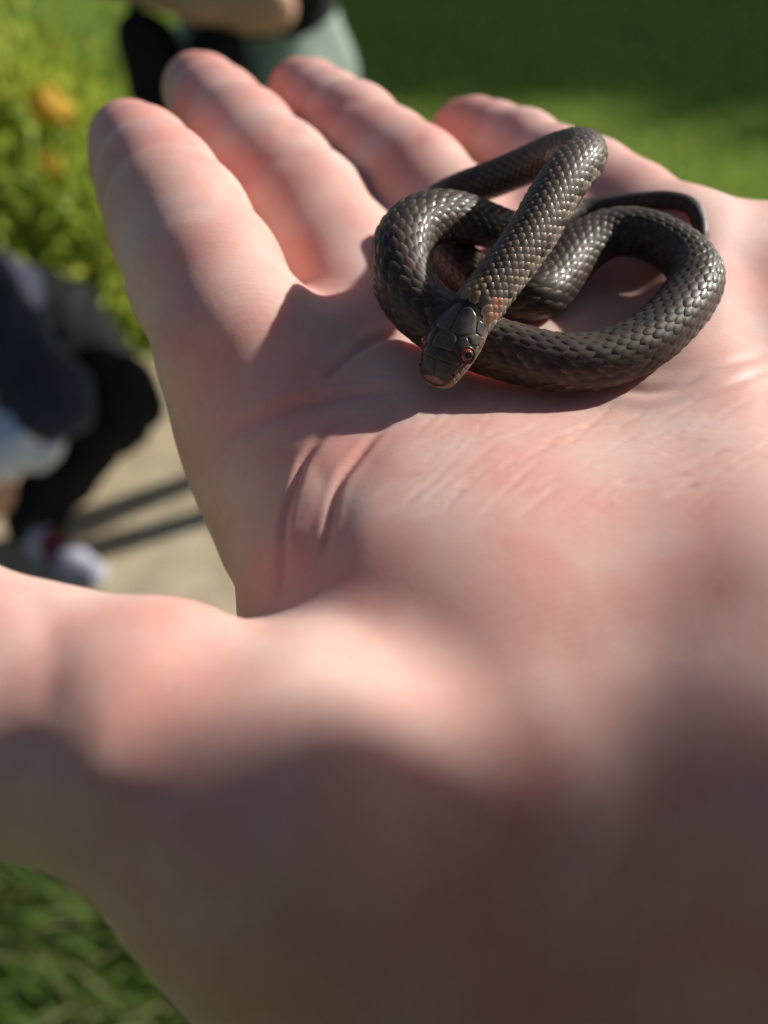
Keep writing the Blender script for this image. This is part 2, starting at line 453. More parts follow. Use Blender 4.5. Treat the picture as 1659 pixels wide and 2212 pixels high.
for k in range(85):              # fine oblique wrinkles over the middle of the palm
    u = rng.uniform(860, 1640); v = rng.uniform(880, 1090); ln = rng.uniform(30, 150); an = math.radians(rng.uniform(24, 52) - (u - 860) / 45)
    dx, dy = math.cos(an) * ln / 2, -math.sin(an) * ln / 2
    CREASES.append(([(u - dx, v - dy), (u + 0.1 * dx, v + 0.1 * dy + rng.uniform(-4, 4)), (u + dx, v + dy)], rng.uniform(0.04, 0.115), rng.uniform(0.16, 0.28), 0.02))
for k in range(10):              # cross wrinkles beneath the fold
    u = rng.uniform(560, 840); v = rng.uniform(790, 930)
    CREASES.append(([(u - 70, v + 8), (u, v - 4 + rng.uniform(-5, 5)), (u + 70, v - 10)], 0.06, 0.25, 0.02))

def polyline_dist(U, poly):
    best = np.full(len(U), 1e9)
    pts = []
    poly = np.array(poly, float)
    for i in range(len(poly) - 1):   # Catmull-Rom refinement
        p0 = poly[max(i - 1, 0)]; p1 = poly[i]; p2 = poly[i + 1]; p3 = poly[min(i + 2, len(poly) - 1)]
        for t in np.linspace(0, 1, 6, endpoint=False):
            pts.append(0.5 * ((2 * p1) + (-p0 + p2) * t + (2 * p0 - 5 * p1 + 4 * p2 - p3) * t * t + (-p0 + 3 * p1 - 3 * p2 + p3) * t ** 3))
    pts.append(poly[-1]); pts = np.array(pts)
    tt = np.zeros(len(U))
    n = len(pts) - 1
    for i in range(n):
        a, b = pts[i], pts[i + 1]; ab = b - a
        t = np.clip((U - a) @ ab / max(ab @ ab, 1e-9), 0, 1)
        d = np.linalg.norm(U - a - t[:, None] * ab, axis=1)
        m = d < best; best[m] = d[m]; tt[m] = (i + t[m]) / n
    return best, tt

HV, HQ, HN = surface_nets(hand_sdf, (-115, -100, 8), (125, 190, 186), 0.9)
# cut the forearm where the sleeve hides it
# refine the part that is in focus
def refine(V, Q, mask):
    """split marked quads into four; neighbours become larger polygons"""
    sel = mask[Q].all(1)
    bm = bmesh.new()
    vs = [bm.verts.new(v) for v in V]
    fs = []
    for q, s in zip(Q.tolist(), sel.tolist()):
        f = bm.faces.new([vs[i] for i in q])
        if s: fs.append(f)
    es = list({e for f in fs for e in f.edges})
    bmesh.ops.subdivide_edges(bm, edges=es, cuts=1, use_grid_fill=True)
    bm.verts.index_update()
    V2 = np.array([v.co[:] for v in bm.verts]); F2 = [[v.index for v in f.verts] for f in bm.faces]
    bm.free()
    return V2, F2
uv = np.stack([829.5 + FPX * HV[:, 0] / HV[:, 2], 1106 + FPX * HV[:, 1] / HV[:, 2]], 1)
face_cam = (HN * HV).sum(1) < 0
mask = (uv[:, 0] > 560) & (uv[:, 0] < 1720) & (uv[:, 1] > 680) & (uv[:, 1] < 1180) & face_cam
HV, HF = refine(HV, HQ, mask)
HN = grad(hand_sdf, HV, 0.3)
for it in range(2):
    HV = HV - np.clip(hand_sdf(HV), -0.5, 0.5)[:, None] * HN
uv = np.stack([829.5 + FPX * HV[:, 0] / HV[:, 2], 1106 + FPX * HV[:, 1] / HV[:, 2]], 1)
facing = np.clip(-(HN * HV).sum(1) / np.linalg.norm(HV, axis=1) * 4 , 0, 1)
disp = np.zeros(len(HV)); red = np.zeros(len(HV)); pale = np.zeros(len(HV))
for poly, dep, sig, ridge in CREASES:
    pl = np.array(poly); mg = 90
    m = (uv[:, 0] > pl[:, 0].min() - mg) & (uv[:, 0] < pl[:, 0].max() + mg) & (uv[:, 1] > pl[:, 1].min() - mg) & (uv[:, 1] < pl[:, 1].max() + mg) & (facing > 0)
    ix = np.nonzero(m)[0]
    if not len(ix): continue
    d, t = polyline_dist(uv[ix], poly)
    mm = d * HV[ix, 2] / FPX
    end = np.clip(np.minimum(t, 1 - t) * 5, 0.0, 1) * facing[ix]
    disp[ix] += end * (-dep * np.exp(-(mm / sig) ** 2) + ridge * np.exp(-((mm - 2.2 * sig) / (1.2 * sig)) ** 2))
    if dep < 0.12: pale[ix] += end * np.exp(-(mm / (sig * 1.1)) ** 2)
    if dep > 0.25:
        red[ix] += end * 0.5 * np.exp(-(mm / (sig * 1.6)) ** 2)
HV = HV + disp[:, None] * HN
# natural colour: rosier finger ends, creases and mound edges
tipred = np.zeros(len(HV)); pale = np.zeros(len(HV))
for v in FINGERS.values():
    for (pt, amt, sg) in ((v[5], 0.7, 10), (v[4], 0.25, 10), (v[2], 0.12, 9)):
        tipred += amt * np.exp(-(((HV - P(*pt[:3])) ** 2).sum(1)) / (2 * sg * sg))
redness = np.clip(0.12 + red * 0.35 + tipred, 0, 1)[:, None]
c0 = np.array([0.705, 0.470, 0.425]); c1 = np.array([0.60, 0.235, 0.20])
hand_cols = (c0 * (1 - redness) + c1 * redness)
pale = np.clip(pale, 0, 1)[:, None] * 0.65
hand_cols = hand_cols * (1 - pale) + np.array([0.86, 0.72, 0.66]) * pale     # paler skin along the fine lines

def cone_sdf(cones, k, inflate=0.0, ells=()):
    C = [(np.array(a, float), ra + inflate, np.array(b, float), rb + inflate) for a, ra, b, rb in cones]
    def f(p):
        s = None
        for c in C:
            q = sd_cone(p, *c)
            s = q if s is None else smin(s, q, k)
        for c, ax, rad in ells:
            s = smin(s, sd_ell(p, np.array(c, float), ax, np.array(rad) + inflate), k)
        return s
    return f
def bounds(cones, pad):
    A = np.array([c[0] for c in cones] + [c[2] for c in cones], float)
    R = max(max(c[1], c[3]) for c in cones) + pad
    return A.min(0) - R, A.max(0) + R
def body_mesh(cones, k, vox, inflate=0.0, ells=(), wrinkle=0.0, cut=None):
    f0 = cone_sdf(cones, k, inflate, ells)
    def f(p):
        s = f0(p)
        if wrinkle:
            s = s + wrinkle * (np.sin(p[:, 2] * 46 + 9 * np.sin(p[:, 0] * 13)) * np.sin(p[:, 0] * 31 + p[:, 1] * 23) + 0.5 * np.sin(p[:, 1] * 71 + p[:, 2] * 37))
        if cut is not None:
            for (pt, nrm) in cut:
                s = np.maximum(s, (p - np.array(pt)) @ np.array(nrm))
        return s
    lo, hi = bounds(cones, inflate + vox * 4)
    return surface_nets(f, lo, hi, vox, 4)

def head_cones(c, face, upv, sc=1.0):
    """skull, jaw, nose, ears round the centre c"""
    c = np.array(c, float); face = np.array(face, float); face /= np.linalg.norm(face)
    upv = np.array(upv, float); upv -= face * (upv @ face); upv /= np.linalg.norm(upv)
    side = np.cross(face, upv)
    g = lambda a, b, d: c + sc * (face * a + side * b + upv * d)
    cones = [(g(-0.02, 0, 0.035), 0.078 * sc, g(0.01, 0, 0.03), 0.074 * sc), (g(0.03, 0, -0.03), 0.052 * sc, g(0.045, 0, -0.075), 0.032 * sc),
             (g(0.082, 0, 0.012), 0.010 * sc, g(0.098, 0, -0.022), 0.014 * sc),
             (g(0.0, 0.076, 0.015), 0.012 * sc, g(0.004, 0.074, -0.02), 0.010 * sc), (g(0.0, -0.076, 0.015), 0.012 * sc, g(0.004, -0.074, -0.02), 0.010 * sc),
             (g(0.078, 0.018, -0.05), 0.008 * sc, g(0.078, -0.018, -0.05), 0.008 * sc)]
    hair = [(g(-0.035, 0, 0.045), 0.085 * sc, g(0.005, 0, 0.062), 0.076 * sc), (g(-0.05, 0.02, -0.03), 0.062 * sc, g(-0.04, -0.02, 0.03), 0.07 * sc)]
    eyes = [(g(0.069, 0.03, 0.012), 0.013 * sc, g(0.080, 0.030, 0.012)), (g(0.069, -0.03, 0.012), 0.013 * sc, g(0.080, -0.030, 0.012))]
    return cones, hair, eyes
def uv_sphere(c, r, n=10):
    V = []; F = []
    for i in range(n + 1):
        th = math.pi * i / n
        for j in range(2 * n):
            ph = math.pi * j / n
            V.append((c[0] + r * math.sin(th) * math.cos(ph), c[1] + r * math.sin(th) * math.sin(ph), c[2] + r * math.cos(th)))
    for i in range(n):
        for j in range(2 * n):
            F.append((i * 2 * n + j, (i + 1) * 2 * n + j, (i + 1) * 2 * n + (j + 1) % (2 * n), i * 2 * n + (j + 1) % (2 * n)))
    return V, F
def add_eyes(eyes, parent):
    for c, r, f in eyes:
        V, F = uv_sphere(c, r); mesh_obj('eye', V, F, M['eye_white'], parent)
        V, F = uv_sphere(np.array(c) + (np.array(f) - np.array(c)) * 0.75, r * 0.55); mesh_obj('iris', V, F, M['eye_dark'], parent.children[-1])
def hand_cones(w, d, pn, sc=1.0, curl=0.25, thumb=1):
    """relaxed hand: palm and five fingers from wrist w along d, pn the way the palm faces"""
    w = np.array(w, float); d = np.array(d, float) / np.linalg.norm(d); pn = np.array(pn, float); pn -= d * (pn @ d); pn /= np.linalg.norm(pn)
    s = np.cross(d, pn); o = []
    for i, (x, ln) in enumerate(((-0.027, 0.066), (-0.009, 0.076), (0.009, 0.070), (0.026, 0.054))):
        m0 = w + sc * (d * 0.085 + s * x); o.append((w + sc * s * x * 0.5, 0.015 * sc, m0, 0.012 * sc))
        a = m0; dd = d.copy()
        for j in range(3):
            dd = dd + pn * curl * (1 + j * 0.4); dd /= np.linalg.norm(dd)
            b = a + sc * dd * ln * (0.45, 0.31, 0.24)[j]
            o.append((a, (0.0095 - 0.001 * j) * sc, b, (0.0085 - 0.001 * j) * sc)); a = b
    a = w + sc * (d * 0.02 - s * 0.022 * thumb); b = a + sc * (d * 0.04 - s * 0.03 * thumb + pn * 0.012); c = b + sc * (d * 0.045 - s * 0.008 * thumb + pn * 0.012)
    o += [(a, 0.014 * sc, b, 0.011 * sc), (b, 0.011 * sc, c, 0.0085 * sc)]
    return o
def shoe_cones(heel, d, sc=1.0):
    heel = np.array(heel, float); d = np.array(d, float); d /= np.linalg.norm(d)
    return [(heel + [0, 0, 0.045 * sc], 0.034 * sc, heel + d * 0.11 * sc + [0, 0, 0.034 * sc], 0.036 * sc),
            (heel + d * 0.11 * sc + [0, 0, 0.034 * sc], 0.036 * sc, heel + d * 0.17 * sc + [0, 0, 0.03 * sc], 0.028 * sc),
            (heel + [0, 0, 0.05 * sc], 0.035 * sc, heel + d * 0.03 * sc + [0, 0, 0.085 * sc], 0.036 * sc)]

# ---- photographer
wr = c2w(PF(30, 0, -80)); elb = c2w(PF(56, -110, -119)) + np.array([0.03, -0.10, -0.02])
sh_l = np.array([0.22, -0.10, 1.29]); sh_r = np.array([0.55, 0.02, 1.29]); neck0 = np.array([0.39, 0.0, 1.36]); head_c = np.array([0.335, 0.087, 1.442])  # unseen head leaned in so its shadow darkens the heel of the hand
hip = np.array([0.42, -0.20, 0.88])
ph_hand = c2w(np.array([34, 70, -30])); elb_r = np.array([0.50, 0.0, 1.07])
hc, hair_c, eyes_c = head_cones(head_c, (-0.62, 0.45, -0.55), (0, 0, 1))
arm_up = [(c2w(PF(56, -110, -119)), 0.030, elb, 0.043), (elb, 0.043, sh_l, 0.055)]
torso = [(sh_l, 0.06, neck0, 0.065), (sh_r, 0.06, neck0, 0.065), (neck0, 0.085, hip + [0, 0, 0.2], 0.125), (neck0 + [-.09, 0, -.08], 0.085, hip + [-.06, 0, .1], 0.11), (neck0 + [.09, 0, -.08], 0.085, hip + [.06, 0, .1], 0.11)]
arm_r = [(sh_r, 0.055, elb_r, 0.043), (elb_r, 0.040, ph_hand + [0.02, -0.02, -0.02], 0.028)]
def legs(hipc, fl, fr, knee_f=0.02, sc=1.0, side=(1, 0, 0)):
    side = np.array(side, float); o = []
    for s, ft in ((-1, fl), (1, fr)):
        h = np.array(hipc) + side * s * 0.085 * sc; ft = np.array(ft, float) + [0, 0, 0.07]
        kn = (h + ft) / 2 + [0, knee_f, 0]
        o += [(h, 0.088 * sc, kn, 0.056 * sc), (kn, 0.056 * sc, kn * 0.6 + ft * 0.4, 0.053 * sc), (kn * 0.6 + ft * 0.4, 0.053 * sc, ft, 0.034 * sc)]
    return o
lg = legs(hip, (0.27, -0.26, 0), (0.52, -0.20, 0))
head_neck = hc + [(head_c + [0.015, -0.03, -0.05], 0.05, neck0, 0.055)]
grip = hand_cones(ph_hand, c2wv(np.array([-0.45, -0.9, 0.1]))[0:3], c2wv(np.array([-0.5, 0.1, 0.85]))[0:3], 0.92, 0.22)
V1, Q1, _ = body_mesh(head_neck + arm_up + torso + arm_r + lg + grip, 0.012, 0.0085)
allV = np.concatenate([c2w(HV), V1]); nH = len(HV)
faces = HF + (Q1 + nH).tolist()
photographer = mesh_obj('person', allV, faces, M['skin'])
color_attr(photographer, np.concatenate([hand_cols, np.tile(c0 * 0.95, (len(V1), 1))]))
tag(photographer, 'open left hand, palm up with fingers spread, carrying the small brown snake', 'person')
V, Q, _ = body_mesh([(c2w(PF(54, -100, -114)), 0.040, elb, 0.05), (elb, 0.05, sh_l, 0.065)] + torso + [(sh_r, 0.065, elb_r, 0.05), (elb_r, 0.05, ph_hand + [0.045, -0.05, -0.05], 0.038)], 0.02, 0.012, 0.012, wrinkle=0.002)
fast_mesh('jacket', V, Q, M['grey_shirt'], photographer)
V, Q, _ = body_mesh(legs(hip, (0.27, -0.26, 0), (0.52, -0.20, 0)) + [(hip + [-.05, 0, .08], 0.115, hip + [.05, 0, .08], 0.115)], 0.03, 0.014, 0.014, wrinkle=0.002)
fast_mesh('trousers', V, Q, M['navy'], photographer)
V, Q, _ = body_mesh(hair_c, 0.02, 0.009, 0.004, wrinkle=0.003); fast_mesh('hair', V, Q, M['hair'], photographer)
add_eyes(eyes_c, photographer)
for hx in ((0.27, -0.30, 0), (0.52, -0.24, 0)):
    V, Q, _ = body_mesh(shoe_cones(hx, (-0.3, 1, 0), 1.15), 0.02, 0.009, cut=[((0, 0, 0.002), (0, 0, -1))]); fast_mesh('shoe', V, Q, M['shoe_dark'], photographer)

# ---- the phone that takes the picture, held just behind the lens
def rbox(lo, hi, bev):
    bm = bmesh.new(); bmesh.ops.create_cube(bm, size=1.0)
    lo = np.array(lo, float); hi = np.array(hi, float)
    for v in bm.verts:
        v.co = Vector(((lo + hi) / 2 + np.array(v.co[:]) * (hi - lo)).tolist())
    bmesh.ops.bevel(bm, geom=bm.edges[:], offset=bev, segments=3, affect='EDGES', profile=0.5)
    V = np.array([v.co[:] for v in bm.verts]); F = [[v.index for v in f.verts] for f in bm.faces]; bm.verts.index_update()
    F = [[v.index for v in f.verts] for f in bm.faces]; bm.free()
    return V, F
phone = bpy.data.objects.new('phone', None); link(phone)
tag(phone, 'black glass phone held behind the lens by the right hand', 'phone')
V, F = rbox((-55, -10, -13), (14, 128, -5.5), 3.0); mesh_obj('phone_case', c2w(V), F, M['metal'], phone)
V, F = rbox((-52, -6, -13.6), (11, 124, -12.8), 0.3); mesh_obj('screen', c2w(V), F, M['glass_black'], phone)
V, F = rbox((-26, -5, -5.8), (6, 5, -3.8), 0.8); mesh_obj('lens_cover', c2w(V), F, M['glass_black'], phone)

# ------------------------------------------------------------------ the snake
def U_(cx, cy): return 768.1 + cx * 0.4960, 263.3 + cy * 0.4960
def solve(u, v, clear):
    dd = np.arange(70, 190, 0.25)
    ray = np.stack([(u - 829.5) / FPX * dd, (v - 1106) / FPX * dd, dd], 1)
    f = hand_sdf(ray) - clear
    i = np.argmax(f < 0)
    if f[i] >= 0: return None
    t = f[i - 1] / (f[i - 1] - f[i])
    return ray[i - 1] * (1 - t) + ray[i] * t
# (x, y in the study crop, clearance below the body, body radius, fixed distance or None)
CTRL = [
 (342, 1150, 0.25, 2.0, None), (362, 1105, 0.6, 2.5, None), (402, 1020, 1.6, 3.0, None), (462, 915, 3.4, 3.2, None), (530, 815, 5.2, 3.0, None),
 (600, 720, 7.0, 2.95, None), (680, 615, 8.6, 3.0, None), (770, 490, 10.4, 3.05, None), (848, 350, 12.2, 3.1, None),
 (925, 235, 14.0, 3.1, -1), (990, 160, 15.0, 3.0, -1), (975, 125, 13.0, 2.9, -1), (880, 140, 10.0, 2.85, -1), (760, 190, 7.0, 2.8, -1),
 (620, 248, 4.0, 2.8, -1), (480, 300, 1.5, 2.8, -1), (375, 355, 0.3, 2.9, -1), (340, 450, 0.0, 3.0, None),
 (400, 570, 0.0, 3.3, None), (520, 690, 0.0, 3.4, None), (660, 775, 0.0, 3.5, None), (780, 775, 0.0, 3.6, None),
 (865, 690, 0.0, 3.7, None), (960, 575, 0.1, 3.7, None), (1080, 500, 0.2, 3.6, None), (1220, 488, 0.2, 3.55, None), (1350, 535, 0.2, 3.5, None),
 (1450, 610, 0.2, 3.5, None), (1482, 700, 0.2, 3.55, None), (1405, 830, 0.1, 3.6, None), (1255, 965, 0.0, 3.6, None), (1060, 1045, 0.0, 3.65, None),
 (870, 1055, 0.0, 3.7, None), (690, 1015, 0.0, 3.75, None), (530, 965, 0.0, 3.8, None), (400, 905, 0.3, 3.9, None), (290, 825, 1.2, 3.85, None), (215, 715, 2.6, 3.95, None),
 (195, 590, 5.0, 3.95, None), (237, 478, 6.0, 3.8, None), (335, 425, 6.5, 3.75, None), (455, 425, 6.0, 3.5, None), (570, 455, 3.6, 3.2, None),
 (690, 480, 1.6, 2.8, None), (800, 455, 0.2, 2.4, None), (900, 415, 0.0, 2.05, None), (1000, 388, 0.0, 1.8, None), (1110, 370, 0.0, 1.62, None),
 (1250, 350, 0.1, 1.45, None), (1380, 345, 0.1, 1.3, None), (1460, 368, 0.1, 1.2, None), (1497, 430, 0.0, 1.1, None), (1506, 510, 0.0, 0.95, None), (1480, 575, 0.0, 0.6, None),
]
cp = []; cr = []
for cx, cy, gap, r, fd in CTRL:
    u, v = U_(cx, cy)
    q = solve(u, v, r + gap)
    if q is None: q = P(u, v, cp[-1][2])
    cp.append(q); cr.append(r)
cp = np.array(cp); cr = np.array(cr)
print('SNAKE depths', [round(float(x), 1) for x in cp[:, 2]])
for it in range(2):                              # even out the depths a little
    z = cp[:, 2].copy(); z[1:-1] = 0.25 * z[:-2] + 0.5 * z[1:-1] + 0.25 * z[2:]
    k = z / cp[:, 2]; cp = cp * k[:, None]
def catmull(Pp, n=24):
    out = []
    for i in range(len(Pp) - 1):
        p0 = Pp[i - 1] if i else 2 * Pp[0] - Pp[1]; p1 = Pp[i]; p2 = Pp[i + 1]; p3 = Pp[i + 2] if i + 2 < len(Pp) else 2 * Pp[-1] - Pp[-2]
        t = np.linspace(0, 1, n, endpoint=False)[:, None]
        out.append(0.5 * (2 * p1 + (p2 - p0) * t + (2 * p0 - 5 * p1 + 4 * p2 - p3) * t ** 2 + (3 * p1 - p0 - 3 * p2 + p3) * t ** 3))
    out.append(Pp[-1:]); return np.concatenate(out)
path = catmull(np.column_stack([cp, cr]))
seg = np.linalg.norm(np.diff(path[:, :3], axis=0), axis=1); arc = np.concatenate([[0], np.cumsum(seg)])
LEN = arc[-1]; DS = 0.25; ns = int(LEN / DS); S = np.linspace(0, LEN, ns)
C = np.stack([np.interp(S, arc, path[:, i]) for i in range(3)], 1); Rr = np.interp(S, arc, path[:, 3])
ker = np.exp(-np.linspace(-2, 2, 13) ** 2); ker /= ker.sum()
def smooth1(a):
    pad = np.concatenate([2 * a[0] - a[6:0:-1], a, 2 * a[-1] - a[-2:-8:-1]])
    return np.stack([np.convolve(pad[:, i], ker, 'valid') for i in range(a.shape[1])], 1)
C = smooth1(smooth1(C))
# lift anything that sinks into the palm
for it in range(3):
    f = hand_sdf(C); need = np.clip(np.minimum(Rr * 0.86, Rr) - f, 0, None); need = smooth1(need[:, None] + np.zeros((1, 1)))[:, 0]
    C = C + grad(hand_sdf, C, 0.3) * need[:, None]
T = np.gradient(C, axis=0); T /= np.linalg.norm(T, axis=1)[:, None]
Nn = PN - T * (T @ PN)[:, None]; Nn /= np.linalg.norm(Nn, axis=1)[:, None]
for it in range(6):
    Nn = smooth1(Nn); Nn -= T * (Nn * T).sum(1)[:, None]; Nn /= np.linalg.norm(Nn, axis=1)[:, None]
Bb = np.cross(T, Nn)
# head profile: half width, height above and below the axis, by distance from the snout
HP = np.array([(0, 0.25, 0.2, 0.2), (0.15, 1.1, 0.75, 0.7), (0.5, 1.75, 1.2, 1.1), (1.1, 2.2, 1.6, 1.35), (2.0, 2.5, 1.95, 1.5), (3.2, 2.8, 2.3, 1.6), (4.6, 3.1, 2.6, 1.7), (6.2, 3.3, 2.75, 1.8), (8.0, 3.4, 2.8, 1.9), (9.6, 3.35, 2.8, 2.0), (11.5, 3.1, 2.8, 2.2), (13.5, 2.95, 2.85, 2.4)])
HS = 0.78
HP[:, 0] *= HS; HP[:, 1] *= 0.97
def prof(s):
    s = np.asarray(s, float); r = np.interp(s, S, Rr)
    w = np.clip((s - 11.0 * HS) / 2.6, 0, 1)
    a = np.interp(s, HP[:, 0], HP[:, 1]) * (1 - w) + r * w
    t = np.interp(s, HP[:, 0], HP[:, 2]) * (1 - w) + r * w
    b = np.interp(s, HP[:, 0], HP[:, 3]) * (1 - w) + r * 0.88 * w
    return a, t, b
def surf(s, phi, h=0.0):
    s = np.asarray(s, float); phi = np.asarray(phi, float)
    ax = lambda A: np.stack([np.interp(s, S, A[:, i]) for i in range(3)], -1)
    c, n, b_ = ax(C), ax(Nn), ax(Bb)
    a, t, bt = prof(s)
    hh = np.where(np.abs(phi) < math.pi / 2, t, bt)
    sn, cs = np.sin(phi), np.cos(phi)
    boxy = np.clip((12 * HS - s) / 3, 0, 1) * 0.18            # the head is flatter on top than the body
    k = 1 + boxy * (np.abs(sn * cs) * 2) ** 2 * 0.55
    q = c + b_ * (a * sn * k)[..., None] + n * (hh * cs * k)[..., None]
    nr = b_ * (sn / a)[..., None] + n * (cs / hh)[..., None]
    nr /= np.linalg.norm(nr, axis=-1)[..., None]
    return q + nr * np.asarray(h)[..., None]
# body: one continuous skin from snout to tail tip
sb = np.concatenate([[0, .06, .15, .3, .5, .8, 1.1, 1.5, 2.0, 2.5], np.arange(3, LEN - 0.05, 0.5), [LEN - 0.02]]); NP = 36
ph = np.linspace(-math.pi, math.pi, NP, endpoint=False)
SG, PG = np.meshgrid(sb, ph, indexing='ij')
VB = surf(SG.ravel(), PG.ravel())
nr_ = len(sb)
FB = [(i * NP + j, i * NP + (j + 1) % NP, (i + 1) * NP + (j + 1) % NP, (i + 1) * NP + j) for i in range(nr_ - 1) for j in range(NP)]
FB.append(tuple(range(NP))[::-1]); FB.append(tuple((nr_ - 1) * NP + j for j in range(NP)))
snake = bpy.data.objects.new('snake', None); link(snake)
snake.location = c2w(C[int(len(C) * 0.6)])
bpy.context.view_layer.update()
ORG = np.array(snake.location)
tag(snake, 'small dark brown scaly snake coiled on the open palm, head down', 'snake')
def snake_part(name, Vc, F, mt, parent=None):
    """local to the snake's empty"""
    return mesh_obj(name, c2w(Vc) - ORG, F, mt, parent or snake)
body = snake_part('body', VB, FB, M['snake_skin'])
sC = SG.ravel(); pC = np.abs(PG.ravel())
colb = np.tile(np.array([0.014, 0.011, 0.009]), (len(VB), 1))
bel = np.clip((pC - 1.95) / 0.3, 0, 1)[:, None]; colb = colb * (1 - bel) + np.array([0.20, 0.13, 0.095]) * bel
nk = (np.clip((46 - sC) / 20, 0, 1) * np.clip((pC - 1.15) / 0.5, 0, 1))[:, None]; colb = colb * (1 - nk) + np.array([0.25, 0.20, 0.15]) * nk
sn_ = (np.clip((2.0 - sC) / 1.4, 0, 1) * np.clip(pC / 1.2, 0.25, 1))[:, None]; colb = colb * (1 - sn_) + np.array([0.34, 0.18, 0.13]) * sn_
hd_ = (np.clip((12.2 * HS - sC) / 0.8, 0, 1) * np.clip((1.3 - pC) / 0.2, 0, 1))[:, None]; colb = colb * (1 - hd_) + np.array([0.048, 0.040, 0.034]) * hd_
lp = (np.clip((11 * HS - sC) / 2, 0, 1) * np.clip((pC - 1.25) / 0.25, 0, 1))[:, None]; colb = colb * (1 - lp * 0.9) + np.array([0.36, 0.28, 0.21]) * lp * 0.9
color_attr(body, colb)

# scales, each a lifted keeled shingle whose free tip points to the tail
TA = np.array([0.0, 0.18, 0.42, 0.66, 0.86, 1.0]); TW = np.array([0.62, 0.9, 1.0, 0.88, 0.55, 0.10])
TB = np.array([-1, -0.55, 0, 0.55, 1.0])
def scale_patch(s0, p0, ln, hw, lift, keel):
    A, Bq = np.meshgrid(TA, TB, indexing='ij')
    s = s0 + A * ln; p = p0 + Bq * TW[:, None] * hw
    dome = (1 - Bq ** 2)
    h = lift * (0.10 + 0.9 * A ** 1.3) * (0.45 + 0.55 * dome) + keel * (np.abs(Bq) < 0.1) * np.sin(math.pi * np.clip(A, 0.05, 1) * 0.9) + 0.02
    h = np.where(A > 0.99, h * 0.55, h)
    return s, p, h
NB, NA = len(TB), len(TA)
SF = [(i * NB + j, i * NB + j + 1, (i + 1) * NB + j + 1, (i + 1) * NB + j) for i in range(NA - 1) for j in range(NB - 1)]
ROWS = 19; HALF = math.radians(122)
DPH = 2 * HALF / (ROWS - 1)
ss = []; pp = []; hh = []; meta = []
s0 = 11.6 * HS; ringi = 0
while s0 < LEN - 0.8:
    r = float(np.interp(s0, S, Rr))
    kf = 0.38 + 0.13 * min(max((s0 - 14) / 40, 0), 1)
    step = r * kf
    for j in range(ROWS):
        for half in (0, 1):
            if j % 2 != half: continue
            so = s0 + (0.5 * step if half else 0)
            ph0 = -HALF + j * DPH
            if so < 12.5 * HS and abs(ph0) < 0.75: continue         # behind the crown plates
            wv = 1.0 + 0.35 * (abs(ph0) / HALF) ** 3
            a, b, h = scale_patch(so + rng.normal() * 0.02, ph0 + rng.normal() * 0.008, step * 1.55, DPH * 1.00 * wv, 0.088 * r * (0.6 + 0.3 * rng.random()), 0.016 * r)
            a = np.minimum(a, LEN - 0.05)
            ss.append(a); pp.append(b); hh.append(h); meta.append((so, ph0))
    s0 += step
ss = np.array(ss); pp = np.array(pp); hh = np.array(hh); meta = np.array(meta)
SV = surf(ss.reshape(-1), pp.reshape(-1), hh.reshape(-1)).reshape(len(ss), NA * NB, 3)
print('scales', len(ss), 'snake length', LEN)
base = np.array([0.041, 0.028, 0.020])
sc_col = base * (0.65 + 0.7 * rng.random((len(ss), 1))) * (1 + 0.06 * rng.normal(size=(len(ss), 3)))
ms, mp_ = meta[:, 0], meta[:, 1]
warm = (np.clip((70 - ms) / 45, 0, 1))[:, None]
sc_col = sc_col * (1 - warm) + warm * (np.array([0.078, 0.056, 0.041]) * (0.75 + 0.5 * rng.random((len(ss), 1))))
side = (np.abs(mp_) > 1.35) & (ms < 48)
sc_col[side] = np.where(rng.random((side.sum(), 1)) < 0.3, np.array([[0.03, 0.026, 0.024]]), np.array([[0.19, 0.155, 0.12]]))
sgn = 1.0
# the side of the neck that faces the lens
mid = surf(np.array([11.0, 11.0]), np.array([1.0, -1.0]))
sgn = 1.0 if mid[0, 0] > mid[1, 0] else -1.0
tan_ = (ms > 9.4) & (ms < 13.0) & (np.abs(mp_ * sgn + 0.15) < 0.42)
sc_col[tan_] = np.array([0.20, 0.135, 0.07]) * (0.75 + 0.4 * rng.random((tan_.sum(), 1)))
ora = (ms > 8.9) & (ms < 11.6) & (np.abs(mp_ * sgn - 1.15) < 0.30)
sc_col[ora] = np.where(rng.random((ora.sum(), 1)) < 0.36, np.array([[0.25, 0.10, 0.055]]), np.array([[0.15, 0.085, 0.06]])) * (0.75 + 0.4 * rng.random((ora.sum(), 1)))
dk = (ms > 8.9) & (ms < 13.0) & (np.abs(mp_ * sgn - 0.55) < 0.22)
sc_col[dk] *= 0.55
# the tips and edges carry a paler rim
edge = np.zeros((NA, NB)); edge[:, 0] = edge[:, -1] = 0.4; edge[-1, :] = 1.0; edge[-2, :] = 0.5
vcol = sc_col[:, None, :] * (1 + 1.5 * edge.reshape(1, -1, 1))

